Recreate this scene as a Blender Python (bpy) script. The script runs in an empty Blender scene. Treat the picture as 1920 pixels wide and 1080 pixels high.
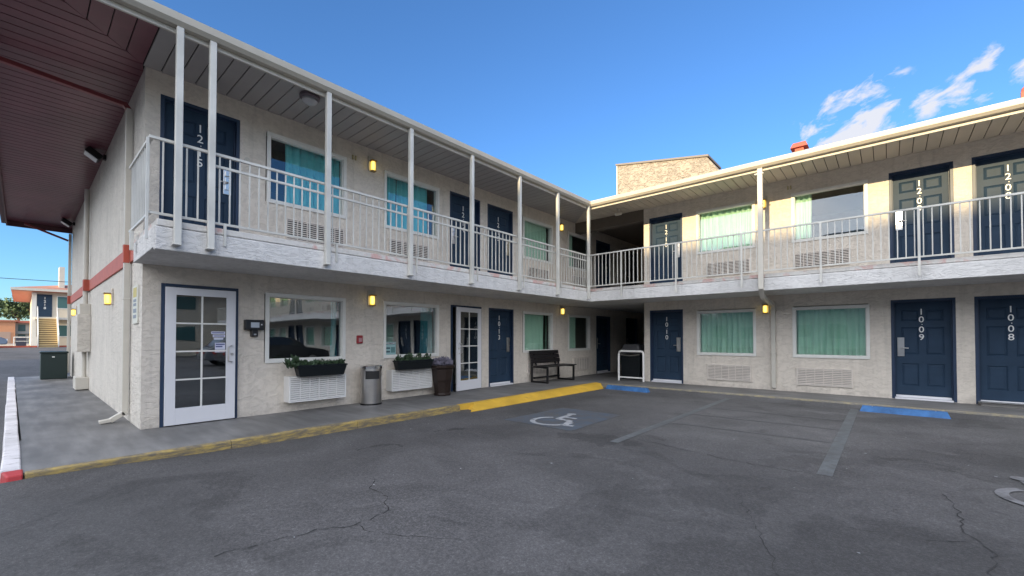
import bpy, bmesh, math, random
from mathutils import Vector, Matrix, Euler
R = math.radians
random.seed(7)
scene = bpy.context.scene
col = scene.collection

# ------------------------------------------------------------------ camera
cd = bpy.data.cameras.new('camera'); cam = bpy.data.objects.new('camera', cd); col.objects.link(cam)
cam.location = (7.9287, -1.1160, 1.2917)
cam.rotation_euler = (R(90) + 0.017115, 0, 0.719503)
cd.sensor_width = 36; cd.lens = 805.675/1920*36
cd.shift_y = 79.63/1920
cd.clip_start = 0.05; cd.clip_end = 2000
scene.camera = cam

# ------------------------------------------------------------------ world, sun, exposure
SUN_EL = R(10.7); SUN = Vector((0.10, -1.0, 0)).normalized()*math.cos(SUN_EL) + Vector((0, 0, math.sin(SUN_EL)))
world = bpy.data.worlds.new('World'); scene.world = world; world.use_nodes = True
wn = world.node_tree.nodes; wl = world.node_tree.links; wn.clear()
wout = wn.new('ShaderNodeOutputWorld'); bg = wn.new('ShaderNodeBackground'); bg.inputs['Strength'].default_value = 0.15
sky = wn.new('ShaderNodeTexSky'); sky.sky_type = 'NISHITA'; sky.sun_disc = False
sky.sun_elevation = SUN_EL; sky.sun_rotation = math.atan2(SUN.x, SUN.y)
sky.air_density = 1.0; sky.dust_density = 0.35; sky.ozone_density = 3.0; sky.altitude = 600
def wmath(op, a, b=None, c=None, clamp=False):
    n = wn.new('ShaderNodeMath'); n.operation = op; n.use_clamp = clamp
    for i, v in enumerate((a, b, c)):
        if v is None: continue
        if isinstance(v, (int, float)): n.inputs[i].default_value = v
        else: wl.new(v, n.inputs[i])
    return n.outputs[0]
tc = wn.new('ShaderNodeTexCoord'); DIR = tc.outputs['Generated']
def wdot(v):
    n = wn.new('ShaderNodeVectorMath'); n.operation = 'DOT_PRODUCT'; wl.new(DIR, n.inputs[0]); n.inputs[1].default_value = v
    return n.outputs['Value']
# cloud streaks: each a band in the sky round its own direction
cc = Vector((0.045, 1.33, 0.57)).normalized()
e1 = (Vector((0.0388, 1.3494, 0.631)).normalized() - Vector((-0.1496, 1.1878, 0.4758)).normalized())
e1 = (e1 - cc*e1.dot(cc)).normalized(); e2 = cc.cross(e1)
den = wmath('MAXIMUM', wdot(cc), 0.05)
U = wmath('DIVIDE', wdot(e1), den); V = wmath('DIVIDE', wdot(e2), den)
def PX(px, py):      # a sky direction, read off as azimuth/elevation of the photographed clouds
    X, Y = (px-960)/805.7, (619.6-py)/805.7; d, u = 1-Y*.0171, .0171+Y
    return (X*.752-d*.659, X*.659+d*.752, u)
def uv(d):
    d = Vector(d); return d.dot(e1)/d.dot(cc), d.dot(e2)/d.dot(cc)
cmb = wn.new('ShaderNodeCombineXYZ'); wl.new(U, cmb.inputs[0]); wl.new(V, cmb.inputs[1])
mp = wn.new('ShaderNodeMapping'); mp.inputs['Scale'].default_value = (7, 13, 1); wl.new(cmb.outputs[0], mp.inputs[0])
nz = wn.new('ShaderNodeTexNoise'); nz.inputs['Scale'].default_value = 2.3; nz.inputs['Detail'].default_value = 12; nz.inputs['Roughness'].default_value = 0.60
nz.inputs['Distortion'].default_value = 0.5; wl.new(mp.outputs[0], nz.inputs['Vector'])
tot = None
for p, q, wd in ((PX(1480, 262), PX(1705, 122), .036), (PX(1520, 292), PX(1712, 185), .055), (PX(1695, 222), PX(1800, 158), .032), (PX(1745, 190), PX(1880, 140), .046), (PX(1800, 150), PX(1895, 88), .028), (PX(1875, 148), PX(2050, 60), .030)):
    (u0, v0), (u1, v1) = uv(p), uv(q); L_ = math.hypot(u1-u0, v1-v0)/2*1.15; a = math.atan2(v1-v0, u1-u0); ca, sa = math.cos(a), math.sin(a)
    du = wmath('SUBTRACT', U, (u0+u1)/2); dv = wmath('SUBTRACT', V, (v0+v1)/2)
    s = wmath('ADD', wmath('MULTIPLY', du, ca/L_), wmath('MULTIPLY', dv, sa/L_))
    t = wmath('ADD', wmath('MULTIPLY', du, -sa/wd), wmath('MULTIPLY', dv, ca/wd))
    m = wmath('SUBTRACT', 1.0, wmath('ADD', wmath('MULTIPLY', s, s), wmath('MULTIPLY', t, t)), clamp=True)
    tot = m if tot is None else wmath('MAXIMUM', tot, m)
nz2 = wn.new('ShaderNodeTexNoise'); nz2.inputs['Scale'].default_value = 5.5; nz2.inputs['Detail'].default_value = 10; nz2.inputs['Roughness'].default_value = 0.65; wl.new(mp.outputs[0], nz2.inputs['Vector'])
cl = wmath('ADD', wmath('MULTIPLY', wmath('SUBTRACT', nz.outputs['Fac'], 0.5), 8.5), wmath('SUBTRACT', wmath('MULTIPLY', tot, 2.1), 1.05))
cl = wmath('ADD', cl, wmath('MULTIPLY', wmath('SUBTRACT', nz2.outputs['Fac'], 0.5), 2.0))
cl = wmath('MULTIPLY', wmath('MULTIPLY', cl, 0.8, clamp=True), wmath('MULTIPLY', tot, 2.4, clamp=True), clamp=True)
cl = wmath('MULTIPLY', cl, wmath('GREATER_THAN', wdot(cc), 0.1))
cl = wmath('MULTIPLY', cl, 0.92)
tint = wn.new('ShaderNodeMix'); tint.data_type = 'RGBA'; tint.blend_type = 'MULTIPLY'; tint.inputs['Factor'].default_value = 1
wl.new(sky.outputs[0], tint.inputs['A']); tint.inputs['B'].default_value = (0.60, 0.82, 1.05, 1)
cmix = wn.new('ShaderNodeMix'); cmix.data_type = 'RGBA'; wl.new(cl, cmix.inputs['Factor']); wl.new(tint.outputs['Result'], cmix.inputs['A'])
cmix.inputs['B'].default_value = (2.9, 2.9, 3.05, 1)
# bright cloud bank added out of view in the southern sky, as fill light
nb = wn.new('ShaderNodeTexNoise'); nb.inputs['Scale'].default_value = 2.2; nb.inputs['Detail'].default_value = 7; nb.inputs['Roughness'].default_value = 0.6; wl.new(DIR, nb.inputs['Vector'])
fill_cloud = wmath('MULTIPLY', wmath('SUBTRACT', wdot(Vector((0.22, -0.86, 0.45)).normalized()), 0.16), 2.6, clamp=True)
fill_cloud = wmath('MULTIPLY', fill_cloud, wmath('ADD', wmath('MULTIPLY', wmath('SUBTRACT', nb.outputs['Fac'], 0.5), 2.5), 0.85, clamp=True))
bmix = wn.new('ShaderNodeMix'); bmix.data_type = 'RGBA'; wl.new(fill_cloud, bmix.inputs['Factor']); wl.new(cmix.outputs['Result'], bmix.inputs['A']); bmix.inputs['B'].default_value = (10.0, 10.25, 10.8, 1)
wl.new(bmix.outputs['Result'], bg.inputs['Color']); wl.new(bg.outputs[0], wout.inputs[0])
ld = bpy.data.lights.new('sun', 'SUN'); ld.energy = 3.6; ld.angle = R(0.53); ld.color = (1.0, 0.77, 0.42)
lo = bpy.data.objects.new('sun', ld); col.objects.link(lo); lo.rotation_euler = SUN.to_track_quat('Z', 'Y').to_euler()
vs = scene.view_settings; vs.view_transform = 'Standard'; vs.look = 'None'; vs.exposure = 1.0; vs.gamma = 1.0

# ------------------------------------------------------------------ materials
MATS = {}
def mat(name, c, rough=0.6, metal=0.0, spec=0.5, bump=None, vary=0.0, vscale=2.0, emis=None, coat=0.0):
    if name in MATS: return MATS[name]
    m = bpy.data.materials.new(name); MATS[name] = m; m.use_nodes = True
    nt = m.node_tree; b = nt.nodes['Principled BSDF']
    b.inputs['Base Color'].default_value = (*c, 1); b.inputs['Roughness'].default_value = rough; b.inputs['Metallic'].default_value = metal
    b.inputs['Specular IOR Level'].default_value = spec; b.inputs['Coat Weight'].default_value = coat
    tcn = nt.nodes.new('ShaderNodeTexCoord')
    if vary:
        n = nt.nodes.new('ShaderNodeTexNoise'); n.inputs['Scale'].default_value = vscale; n.inputs['Detail'].default_value = 7; n.inputs['Roughness'].default_value = 0.65
        nt.links.new(tcn.outputs['Object'], n.inputs['Vector'])
        r = nt.nodes.new('ShaderNodeMapRange'); r.inputs['From Min'].default_value = .3; r.inputs['From Max'].default_value = .7
        r.inputs['To Min'].default_value = 1-vary; r.inputs['To Max'].default_value = 1+vary
        nt.links.new(n.outputs['Fac'], r.inputs['Value'])
        h = nt.nodes.new('ShaderNodeHueSaturation'); h.inputs['Color'].default_value = (*c, 1); nt.links.new(r.outputs[0], h.inputs['Value'])
        nt.links.new(h.outputs[0], b.inputs['Base Color'])
    if bump:
        sc, st, dist = bump
        n = nt.nodes.new('ShaderNodeTexNoise'); n.inputs['Scale'].default_value = sc; n.inputs['Detail'].default_value = 6; n.inputs['Roughness'].default_value = .6
        nt.links.new(tcn.outputs['Object'], n.inputs['Vector'])
        bp = nt.nodes.new('ShaderNodeBump'); bp.inputs['Strength'].default_value = st; bp.inputs['Distance'].default_value = dist
        nt.links.new(n.outputs['Fac'], bp.inputs['Height']); nt.links.new(bp.outputs[0], b.inputs['Normal'])
    if emis:
        b.inputs['Emission Color'].default_value = (*emis[0], 1); b.inputs['Emission Strength'].default_value = emis[1]
    return m
def ramp(nt, src, stops):
    r = nt.nodes.new('ShaderNodeValToRGB'); e = r.color_ramp.elements
    while len(e) > 1: e.remove(e[-1])
    e[0].position = stops[0][0]; v = stops[0][1]; e[0].color = (v, v, v, 1) if not isinstance(v, tuple) else (*v, 1)
    for p, v in stops[1:]:
        x = e.new(p); x.color = (v, v, v, 1) if not isinstance(v, tuple) else (*v, 1)
    nt.links.new(src, r.inputs[0]); return r.outputs[0]
def stucco(name, c, amp=1.0, stain=None, dirt=0.10, stretch=(1, 1, 1.6)):
    m = bpy.data.materials.new(name); MATS[name] = m; m.use_nodes = True; nt = m.node_tree; b = nt.nodes['Principled BSDF']; b.inputs['Roughness'].default_value = .85
    b.inputs['Specular IOR Level'].default_value = .25
    t = nt.nodes.new('ShaderNodeTexCoord'); mp = nt.nodes.new('ShaderNodeMapping'); mp.inputs['Scale'].default_value = stretch; nt.links.new(t.outputs['Object'], mp.inputs[0])
    def noise(sc, det, dis=0, src=mp.outputs[0], ro=.55):
        n = nt.nodes.new('ShaderNodeTexNoise'); n.inputs['Scale'].default_value = sc; n.inputs['Detail'].default_value = det; n.inputs['Distortion'].default_value = dis
        n.inputs['Roughness'].default_value = ro; nt.links.new(src, n.inputs['Vector']); return n.outputs['Fac']
    a = ramp(nt, noise(7.5, 6, 1.3), [(0, 0), (.42, .1), (.50, .75), (.60, 1), (1, 1)])      # trowelled skips with edges
    f = noise(38, 4)
    ad = nt.nodes.new('ShaderNodeMath'); ad.operation = 'MULTIPLY_ADD'; nt.links.new(f, ad.inputs[0]); ad.inputs[1].default_value = .45; nt.links.new(a, ad.inputs[2])
    bp = nt.nodes.new('ShaderNodeBump'); bp.inputs['Strength'].default_value = .50*amp; bp.inputs['Distance'].default_value = .012; nt.links.new(ad.outputs[0], bp.inputs['Height'])
    nt.links.new(bp.outputs[0], b.inputs['Normal'])
    big = noise(.7, 6, .3, t.outputs['Object'], .7)
    r = nt.nodes.new('ShaderNodeMapRange'); r.inputs['From Min'].default_value = .3; r.inputs['From Max'].default_value = .7; r.inputs['To Min'].default_value = 1-dirt; r.inputs['To Max'].default_value = 1+dirt*.6
    nt.links.new(big, r.inputs['Value'])
    r2 = nt.nodes.new('ShaderNodeMapRange'); r2.inputs['To Min'].default_value = .93; r2.inputs['To Max'].default_value = 1.03; nt.links.new(a, r2.inputs['Value'])
    mu0 = nt.nodes.new('ShaderNodeMath'); mu0.operation = 'MULTIPLY'; nt.links.new(r.outputs[0], mu0.inputs[0]); nt.links.new(r2.outputs[0], mu0.inputs[1])
    mps = nt.nodes.new('ShaderNodeMapping'); mps.inputs['Scale'].default_value = (3.5, 3.5, .28); nt.links.new(t.outputs['Object'], mps.inputs[0])
    streak = ramp(nt, noise(1.6, 6, .2, mps.outputs[0], .7), [(0, .84), (.36, .90), (.48, 1.0), (1, 1.03)])
    sz = nt.nodes.new('ShaderNodeSeparateXYZ'); nt.links.new(t.outputs['Object'], sz.inputs[0])      # splash dirt along the foot of the walls
    sd = nt.nodes.new('ShaderNodeMath'); sd.operation = 'MULTIPLY_ADD'; nt.links.new(noise(3.2, 7, .3, t.outputs['Object'], .75), sd.inputs[0]); sd.inputs[1].default_value = 1.3; nt.links.new(sz.outputs[2], sd.inputs[2])
    foot = ramp(nt, sd.outputs[0], [(0, .70), (.50, .78), (.72, .96), (.80, 1), (1, 1)])
    mu1 = nt.nodes.new('ShaderNodeMath'); mu1.operation = 'MULTIPLY'; nt.links.new(mu0.outputs[0], mu1.inputs[0]); nt.links.new(streak, mu1.inputs[1])
    mu = nt.nodes.new('ShaderNodeMath'); mu.operation = 'MULTIPLY'; nt.links.new(mu1.outputs[0], mu.inputs[0]); nt.links.new(foot, mu.inputs[1])
    h = nt.nodes.new('ShaderNodeHueSaturation'); h.inputs['Color'].default_value = (*c, 1); nt.links.new(mu.outputs[0], h.inputs['Value'])
    out = h.outputs[0]
    if stain:
        s = ramp(nt, noise(2.3, 6, .4, t.outputs['Object'], .7), [(0, 0), (.52, 0), (.62, .8), (1, .8)])
        mx = nt.nodes.new('ShaderNodeMix'); mx.data_type = 'RGBA'; nt.links.new(s, mx.inputs['Factor']); nt.links.new(out, mx.inputs['A']); mx.inputs['B'].default_value = (*stain, 1); out = mx.outputs['Result']
    nt.links.new(out, b.inputs['Base Color']); return m
M_STUCCO = stucco('stucco', (0.665, 0.605, 0.53))
M_STUCCO_SIDE = stucco('side_stucco', (0.62, 0.58, 0.52), 1.5)
M_SLAB = stucco('slab_stucco', (0.64, 0.63, 0.62), 1.0, dirt=.16, stretch=(1, 1, 2.4))
M_LIP = stucco('slab_lip', (0.62, 0.60, 0.57), .4, stain=(.58, .33, .30))
M_CHIM = stucco('chimney_stucco', (0.36, 0.32, 0.27), 4.5, stretch=(.55, .55, .9))
M_WHITE = mat('white_paint', (.72, .71, .67), .45, vary=.05, vscale=5)
M_TRIM = mat('trim_paint', (.54, .51, .45), .5, vary=.07, vscale=3)
M_POST = mat('post_paint', (.56, .55, .51), .45, vary=.08, vscale=6)
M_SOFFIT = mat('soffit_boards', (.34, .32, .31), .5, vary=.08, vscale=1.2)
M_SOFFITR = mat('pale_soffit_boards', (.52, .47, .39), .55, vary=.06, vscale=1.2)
M_MAROON = mat('maroon_boards', (.15, .046, .064), .34, vary=.25, vscale=1.0, bump=(3, .15, .02))
M_RED = mat('red_band', (.42, .085, .05), .6, vary=.12, vscale=4, bump=(30, .3, .004))
M_NAVY = mat('navy_door', (.024, .045, .078), .5, spec=.15, vary=.16, vscale=2.2, bump=(25, .06, .002))
M_NAVYF = mat('navy_frame', (.012, .03, .07), .45, vary=.12, vscale=6)
M_ALU = mat('white_aluminium', (.70, .70, .73), .35, vary=.03)
M_STEEL = mat('brushed_steel', (.62, .60, .58), .28, 1.0, vary=.08, vscale=8)
M_NUM = mat('number_white', (.80, .80, .78), .4)
M_BLACK = mat('black_metal', (.011, .011, .012), .4, vary=.2, vscale=6)
M_BENCH = mat('bench_slats', (.016, .014, .015), .45, vary=.2, vscale=8)
M_PLAST = mat('black_plastic', (.007, .010, .012), .5, spec=.25)
M_BROWN = mat('brown_planter', (.024, .015, .012), .45, spec=.3, vary=.2, vscale=6)
M_ROOF = mat('roof_shingle', (.20, .12, .10), .9, vary=.2, vscale=8)
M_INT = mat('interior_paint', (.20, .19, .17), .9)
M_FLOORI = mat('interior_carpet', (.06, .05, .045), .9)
M_CURT = mat('green_curtain', (.50, .72, .58), .8, vary=.06, vscale=4)
M_TEAL = mat('teal_curtain', (.16, .58, .62), .8, vary=.06, vscale=4)
M_AC = mat('air_conditioner_cream', (.68, .62, .56), .5, vary=.05, vscale=6)
M_ACW = mat('air_conditioner_white', (.74, .73, .71), .45, vary=.05, vscale=6)
M_DARK = mat('dark_void', (.02, .02, .02), .8)
M_LEAF = mat('plant_leaf', (.040, .075, .035), .6, vary=.5, vscale=14)
M_LAV = mat('lavender_leaf', (.16, .15, .20), .7, vary=.4, vscale=14)
M_FLOWER = mat('small_flowers', (.7, .65, .6), .6)
M_LAMPON = mat('lit_lamp_lens', (.9, .65, .05), .3, emis=((1.0, .72, .10), .95))
def lens_glow():
    nt = M_LAMPON.node_tree; b = nt.nodes['Principled BSDF']; lw = nt.nodes.new('ShaderNodeLayerWeight'); lw.inputs['Blend'].default_value = .35
    r = nt.nodes.new('ShaderNodeValToRGB'); e = r.color_ramp.elements; e[0].position = 0; e[0].color = (1, .80, .22, 1); e[1].position = .6; e[1].color = (.55, .30, .0, 1)
    nt.links.new(lw.outputs['Facing'], r.inputs[0]); nt.links.new(r.outputs[0], b.inputs['Emission Color'])
lens_glow()
M_BRASS = mat('brass_housing', (.35, .24, .08), .4, .6)
M_BLUEP = mat('blue_paint', (.030, .115, .29), .7, vary=.35, vscale=5, bump=(18, .4, .006))
M_CONC = None
def glass_mat(name, tint, k):
    m = bpy.data.materials.new(name); m.use_nodes = True; nt = m.node_tree; nt.nodes.clear()
    o = nt.nodes.new('ShaderNodeOutputMaterial'); mx = nt.nodes.new('ShaderNodeMixShader'); t = nt.nodes.new('ShaderNodeBsdfTransparent'); g = nt.nodes.new('ShaderNodeBsdfGlossy')
    t.inputs[0].default_value = (*tint, 1); g.inputs['Roughness'].default_value = .0; g.inputs[0].default_value = (.95, .97, 1, 1)
    f = nt.nodes.new('ShaderNodeLayerWeight'); f.inputs['Blend'].default_value = .5
    p5 = nt.nodes.new('ShaderNodeMath'); p5.operation = 'POWER'; nt.links.new(f.outputs['Facing'], p5.inputs[0]); p5.inputs[1].default_value = 4.0
    a = nt.nodes.new('ShaderNodeMath'); a.operation = 'MULTIPLY_ADD'; a.use_clamp = True; nt.links.new(p5.outputs[0], a.inputs[0]); a.inputs[1].default_value = .9; a.inputs[2].default_value = k
    tcn = nt.nodes.new('ShaderNodeTexCoord'); n = nt.nodes.new('ShaderNodeTexNoise'); n.inputs['Scale'].default_value = 1.3; n.inputs['Detail'].default_value = 1
    nt.links.new(tcn.outputs['Object'], n.inputs['Vector']); bp = nt.nodes.new('ShaderNodeBump'); bp.inputs['Strength'].default_value = .12; bp.inputs['Distance'].default_value = .02
    nt.links.new(n.outputs['Fac'], bp.inputs['Height']); nt.links.new(bp.outputs[0], g.inputs['Normal'])
    nt.links.new(a.outputs[0], mx.inputs[0]); nt.links.new(t.outputs[0], mx.inputs[1]); nt.links.new(g.outputs[0], mx.inputs[2]); nt.links.new(mx.outputs[0], o.inputs[0]); return m
M_GLASSL = glass_mat('lobby_glass', (.74, .78, .78), .19)
M_GLASS = glass_mat('window_glass', (.94, .97, .96), .085)

M_POST = None
# ------------------------------------------------------------------ mesh helpers
class MB:
    def __init__(s): s.v = []; s.f = []
    def quad(s, *p):
        i = len(s.v); s.v += [tuple(q) for q in p]; s.f.append(tuple(range(i, i+len(p)))); return s
    def box(s, x0, x1, y0, y1, z0, z1, rot=None, piv=None):
        c = [(x0, y0, z0), (x1, y0, z0), (x1, y1, z0), (x0, y1, z0), (x0, y0, z1), (x1, y0, z1), (x1, y1, z1), (x0, y1, z1)]
        if rot is not None:
            pv = Vector(piv if piv else ((x0+x1)/2, (y0+y1)/2, (z0+z1)/2)); M = rot.to_matrix(); c = [tuple(M @ (Vector(q)-pv)+pv) for q in c]
        i = len(s.v); s.v += c
        s.f += [tuple(i+k for k in f) for f in ((0, 3, 2, 1), (4, 5, 6, 7), (0, 1, 5, 4), (1, 2, 6, 5), (2, 3, 7, 6), (3, 0, 4, 7))]; return s
    def hexa(s, b, t):
        i = len(s.v); n = len(b); s.v += [tuple(q) for q in b]+[tuple(q) for q in t]
        s.f.append(tuple(i+k for k in reversed(range(n)))); s.f.append(tuple(i+n+k for k in range(n)))
        for k in range(n): s.f.append((i+k, i+(k+1) % n, i+n+(k+1) % n, i+n+k))
        return s
    def bar(s, p, q, w, h=None, up=Vector((0, 0, 1))):
        p, q = Vector(p), Vector(q); h = h or w; d = (q-p).normalized()
        u = up if abs(d.dot(up)) < .95 else Vector((0, 1, 0))
        a = d.cross(u).normalized()*w/2; b = a.cross(d).normalized()*h/2
        return s.hexa([p-a-b, p+a-b, p+a+b, p-a+b], [q-a-b, q+a-b, q+a+b, q-a+b])
    def tube(s, pts, r, n=10):
        pts = [Vector(p) for p in pts]; rings = []
        for i, p in enumerate(pts):
            d = (pts[min(i+1, len(pts)-1)]-pts[max(i-1, 0)]).normalized()
            a = d.cross(Vector((0, 0, 1)) if abs(d.z) < .9 else Vector((1, 0, 0))).normalized(); b = a.cross(d)
            rings.append([p+(a*math.cos(t)+b*math.sin(t))*r for t in [2*math.pi*k/n for k in range(n)]])
        i0 = len(s.v)
        for r_ in rings: s.v += [tuple(q) for q in r_]
        for i in range(len(rings)-1):
            for k in range(n): s.f.append((i0+i*n+k, i0+i*n+(k+1) % n, i0+(i+1)*n+(k+1) % n, i0+(i+1)*n+k))
        s.f.append(tuple(i0+k for k in reversed(range(n)))); s.f.append(tuple(i0+(len(rings)-1)*n+k for k in range(n))); return s
    def lathe(s, prof, cx=0, cy=0, n=28, sq=0):
        i0 = len(s.v)
        for (r, z) in prof:
            for k in range(n):
                t = 2*math.pi*(k+.5)/n; s.v.append((cx+r*math.cos(t), cy+r*math.sin(t), z))
        for i in range(len(prof)-1):
            for k in range(n): s.f.append((i0+i*n+k, i0+i*n+(k+1) % n, i0+(i+1)*n+(k+1) % n, i0+(i+1)*n+k))
        s.f.append(tuple(i0+k for k in reversed(range(n)))); s.f.append(tuple(i0+(len(prof)-1)*n+k for k in range(n))); return s
    def build(s, name, m, parent=None, loc=(0, 0, 0), rz=0, bevel=0, smooth=False, local=True):
        me = bpy.data.meshes.new(name); me.from_pydata(s.v, [], s.f); me.update()
        o = bpy.data.objects.new(name, me); col.objects.link(o); me.materials.append(m)
        o.location = loc; o.rotation_euler = (0, 0, rz)
        if parent: o.parent = parent
        if bevel:
            b = o.modifiers.new('bevel', 'BEVEL'); b.width = bevel; b.segments = 2; b.limit_method = 'ANGLE'; b.angle_limit = R(40)
        if smooth:
            for p in me.polygons: p.use_smooth = True
            try: me.set_sharp_from_angle(angle=R(40))
            except Exception: pass
        return o
def empty(name, label, cat, loc=(0, 0, 0), rz=0, group=None):
    o = bpy.data.objects.new(name, None); col.objects.link(o); o.location = loc; o.rotation_euler = (0, 0, rz); o.empty_display_size = .1
    return tag(o, label, cat, group)
def tag(o, label=None, cat=None, group=None, kind=None):
    if label: o['label'] = label
    if cat: o['category'] = cat
    if group: o['group'] = group
    if kind: o['kind'] = kind
    return o
def struct(mb, name, m, **k): return tag(mb.build(name, m, **k), kind='structure')
def text_mb(txt, size, name, m, parent, loc, off=0.003, ext=.002, rx=R(90)):
    cu = bpy.data.curves.new(name, 'FONT'); cu.body = txt; cu.size = size; cu.align_x = 'CENTER'; cu.align_y = 'CENTER'; cu.extrude = ext; cu.offset = off; cu.space_line = 1.0; cu.resolution_u = 4
    o = bpy.data.objects.new('t', cu); me = bpy.data.meshes.new_from_object(o); bpy.data.objects.remove(o)
    me.name = name; me.materials.clear(); me.materials.append(m)
    return me
def join_text(items, name, m, parent):
    """items: (text,size,x,y,z) laid on a wall facing local -Y; one mesh"""
    mb = MB()
    for (t, s, x, y, z) in items:
        me = text_mb(t, s, 't', m, None, None, off=s*.004)
        i = len(mb.v); mb.v += [(x+v.co.x, y-v.co.z, z+v.co.y) for v in me.vertices]; mb.f += [tuple(i+k for k in p.vertices) for p in me.polygons]
        bpy.data.meshes.remove(me)
    return mb.build(name, m, parent)

YW = 11.183          # right wing wall plane
SL = (R(90), lambda u, z: (0, u, z)); SR = (0.0, lambda u, z: (u, YW, z))   # rotation + placing on the x=0 wall and on the y=YW wall
Z2 = 2.72

# ------------------------------------------------------------------ ground
def grid_mesh():
    mb = MB(); xs = [-400, -200, -120, -80, -60, -45, -34, -30, -26, -22, -18, -15, 20, 60, 400]; 
    def z(x): 
        t = min(max((-15-x)/17, 0), 1); return -.10+.60*t*t*(3-2*t)
    ys = [-400, -100, -60, -30, -10, 0, 10, 30, 60, 100, 400]
    for x in xs:
        for y in ys: mb.v.append((x, y, z(x)))
    n = len(ys)
    for i in range(len(xs)-1):
        for j in range(n-1): mb.f.append((i*n+j, (i+1)*n+j, (i+1)*n+j+1, i*n+j+1))
    return mb
def asphalt():
    m = bpy.data.materials.new('asphalt'); m.use_nodes = True; nt = m.node_tree; b = nt.nodes['Principled BSDF']
    t = nt.nodes.new('ShaderNodeTexCoord')
    def noise(sc, det, dis=0, ro=.6, st=(1, 1, 1)):
        mp = nt.nodes.new('ShaderNodeMapping'); mp.inputs['Scale'].default_value = st; nt.links.new(t.outputs['Object'], mp.inputs[0])
        n = nt.nodes.new('ShaderNodeTexNoise'); n.inputs['Scale'].default_value = sc; n.inputs['Detail'].default_value = det; n.inputs['Distortion'].default_value = dis; n.inputs['Roughness'].default_value = ro
        nt.links.new(mp.outputs[0], n.inputs['Vector']); return n.outputs['Fac']
    def mul(a, b_):
        x = nt.nodes.new('ShaderNodeMath'); x.operation = 'MULTIPLY'; nt.links.new(a, x.inputs[0])
        if isinstance(b_, float): x.inputs[1].default_value = b_
        else: nt.links.new(b_, x.inputs[1])
        return x.outputs[0]
    big = ramp(nt, noise(.28, 5, .8, .55), [(0, .72), (.40, .84), (.50, 1.0), (.60, 1.10), (1, 1.25)])
    mid = ramp(nt, noise(1.3, 7, .6, .7), [(0, .6), (.42, .90), (.6, 1.08), (1, 1.45)])
    drip = ramp(nt, noise(.55, 5, 1.8, .6), [(0, 1), (.60, 1), (.63, .80), (.72, .74), (1, .8)])
    pale = ramp(nt, noise(.8, 7, .4, .75, (.35, 1.6, 1)), [(0, 1), (.60, 1), (.72, 1.30), (1, 1.5)])
    sp = ramp(nt, noise(75, 3, 0, .85), [(0, .4), (.42, .80), (.56, 1.08), (.66, 1.6), (1, 2.6)])
    sp2 = ramp(nt, noise(28, 4, 0, .8), [(0, .7), (.45, .93), (.58, 1.1), (1, 1.5)])
    v = mul(mul(mul(big, mid), mul(drip, pale)), mul(sp, sp2))
    # broad stains, sealer washes and scuffs with edges of their own: (x, y, half length, half width, angle, value)
    sx = nt.nodes.new('ShaderNodeSeparateXYZ'); nt.links.new(t.outputs['Object'], sx.inputs[0])
    n1, n2 = noise(1.1, 6, 0, .62), noise(1.3, 6, 1.0, .62, (1, 1, 1))
    def mt(op, a_, b_=None, c_=None, cl=False):
        x = nt.nodes.new('ShaderNodeMath'); x.operation = op; x.use_clamp = cl
        for i, q in enumerate((a_, b_, c_)):
            if q is None: continue
            if isinstance(q, (int, float)): x.inputs[i].default_value = q
            else: nt.links.new(q, x.inputs[i])
        return x.outputs[0]
    X = mt('ADD', sx.outputs[0], mt('MULTIPLY_ADD', n1, 1.6, -.8)); Y = mt('ADD', sx.outputs[1], mt('MULTIPLY_ADD', n2, 1.6, -.8))
    for (cx, cy, rx, ry, an, val, soft) in ((7.9, 1.6, 2.6, 1.05, 52, .80, .10), (6.75, 2.9, 1.9, .38, 60, .84, .06), (4.9, 4.15, .75, .22, -8, .70, .12), (9.2, 5.8, 2.0, .7, 8, .80, .12), (3.2, 3.0, 1.5, .6, 60, .88, .3),
                                     (6.4, 6.8, 1.9, 2.2, 0, 1.16, .5), (5.6, 1.6, 2.4, .16, 38, 1.14, .4), (6.0, 3.0, 1.4, .10, -25, 1.22, .4), (3.6, -.6, 2.0, .8, 10, .86, .3), (7.4, 4.9, .9, .25, 40, .82, .15), (6.6, 8.9, 2.6, .25, 0, 1.25, .5), (2.6, 6.3, .5, 2.4, 0, .86, .3), (3.1, 1.9, .22, .08, 30, .62, .2), (2.95, 3.3, .2, .1, 60, .66, .2), (8.4, 7.6, .9, .5, 0, 1.12, .4)):
        ca, sa = math.cos(R(an)), math.sin(R(an)); dx, dy = mt('SUBTRACT', X, cx), mt('SUBTRACT', Y, cy)
        p_ = mt('MULTIPLY', mt('ADD', mt('MULTIPLY', dx, ca), mt('MULTIPLY', dy, sa)), 1/rx); q_ = mt('MULTIPLY', mt('SUBTRACT', mt('MULTIPLY', dy, ca), mt('MULTIPLY', dx, sa)), 1/ry)
        d_ = mt('SUBTRACT', 1, mt('ADD', mt('MULTIPLY', p_, p_), mt('MULTIPLY', q_, q_))); m_ = mt('DIVIDE', d_, soft*2, None, True)
        v = mul(v, mt('MULTIPLY_ADD', m_, (val-1)*1.1, 1))
    h = nt.nodes.new('ShaderNodeHueSaturation'); h.inputs['Color'].default_value = (.080, .078, .080, 1); nt.links.new(v, h.inputs['Value'])
    nt.links.new(h.outputs[0], b.inputs['Base Color']); b.inputs['Roughness'].default_value = .78; b.inputs['Specular IOR Level'].default_value = .4
    bp = nt.nodes.new('ShaderNodeBump'); bp.inputs['Strength'].default_value = .6; bp.inputs['Distance'].default_value = .006
    nt.links.new(noise(110, 3, 0, .8), bp.inputs['Height']); nt.links.new(bp.outputs[0], b.inputs['Normal']); return m
M_ASPH = asphalt()
struct(grid_mesh(), 'parking_lot', M_ASPH)
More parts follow.
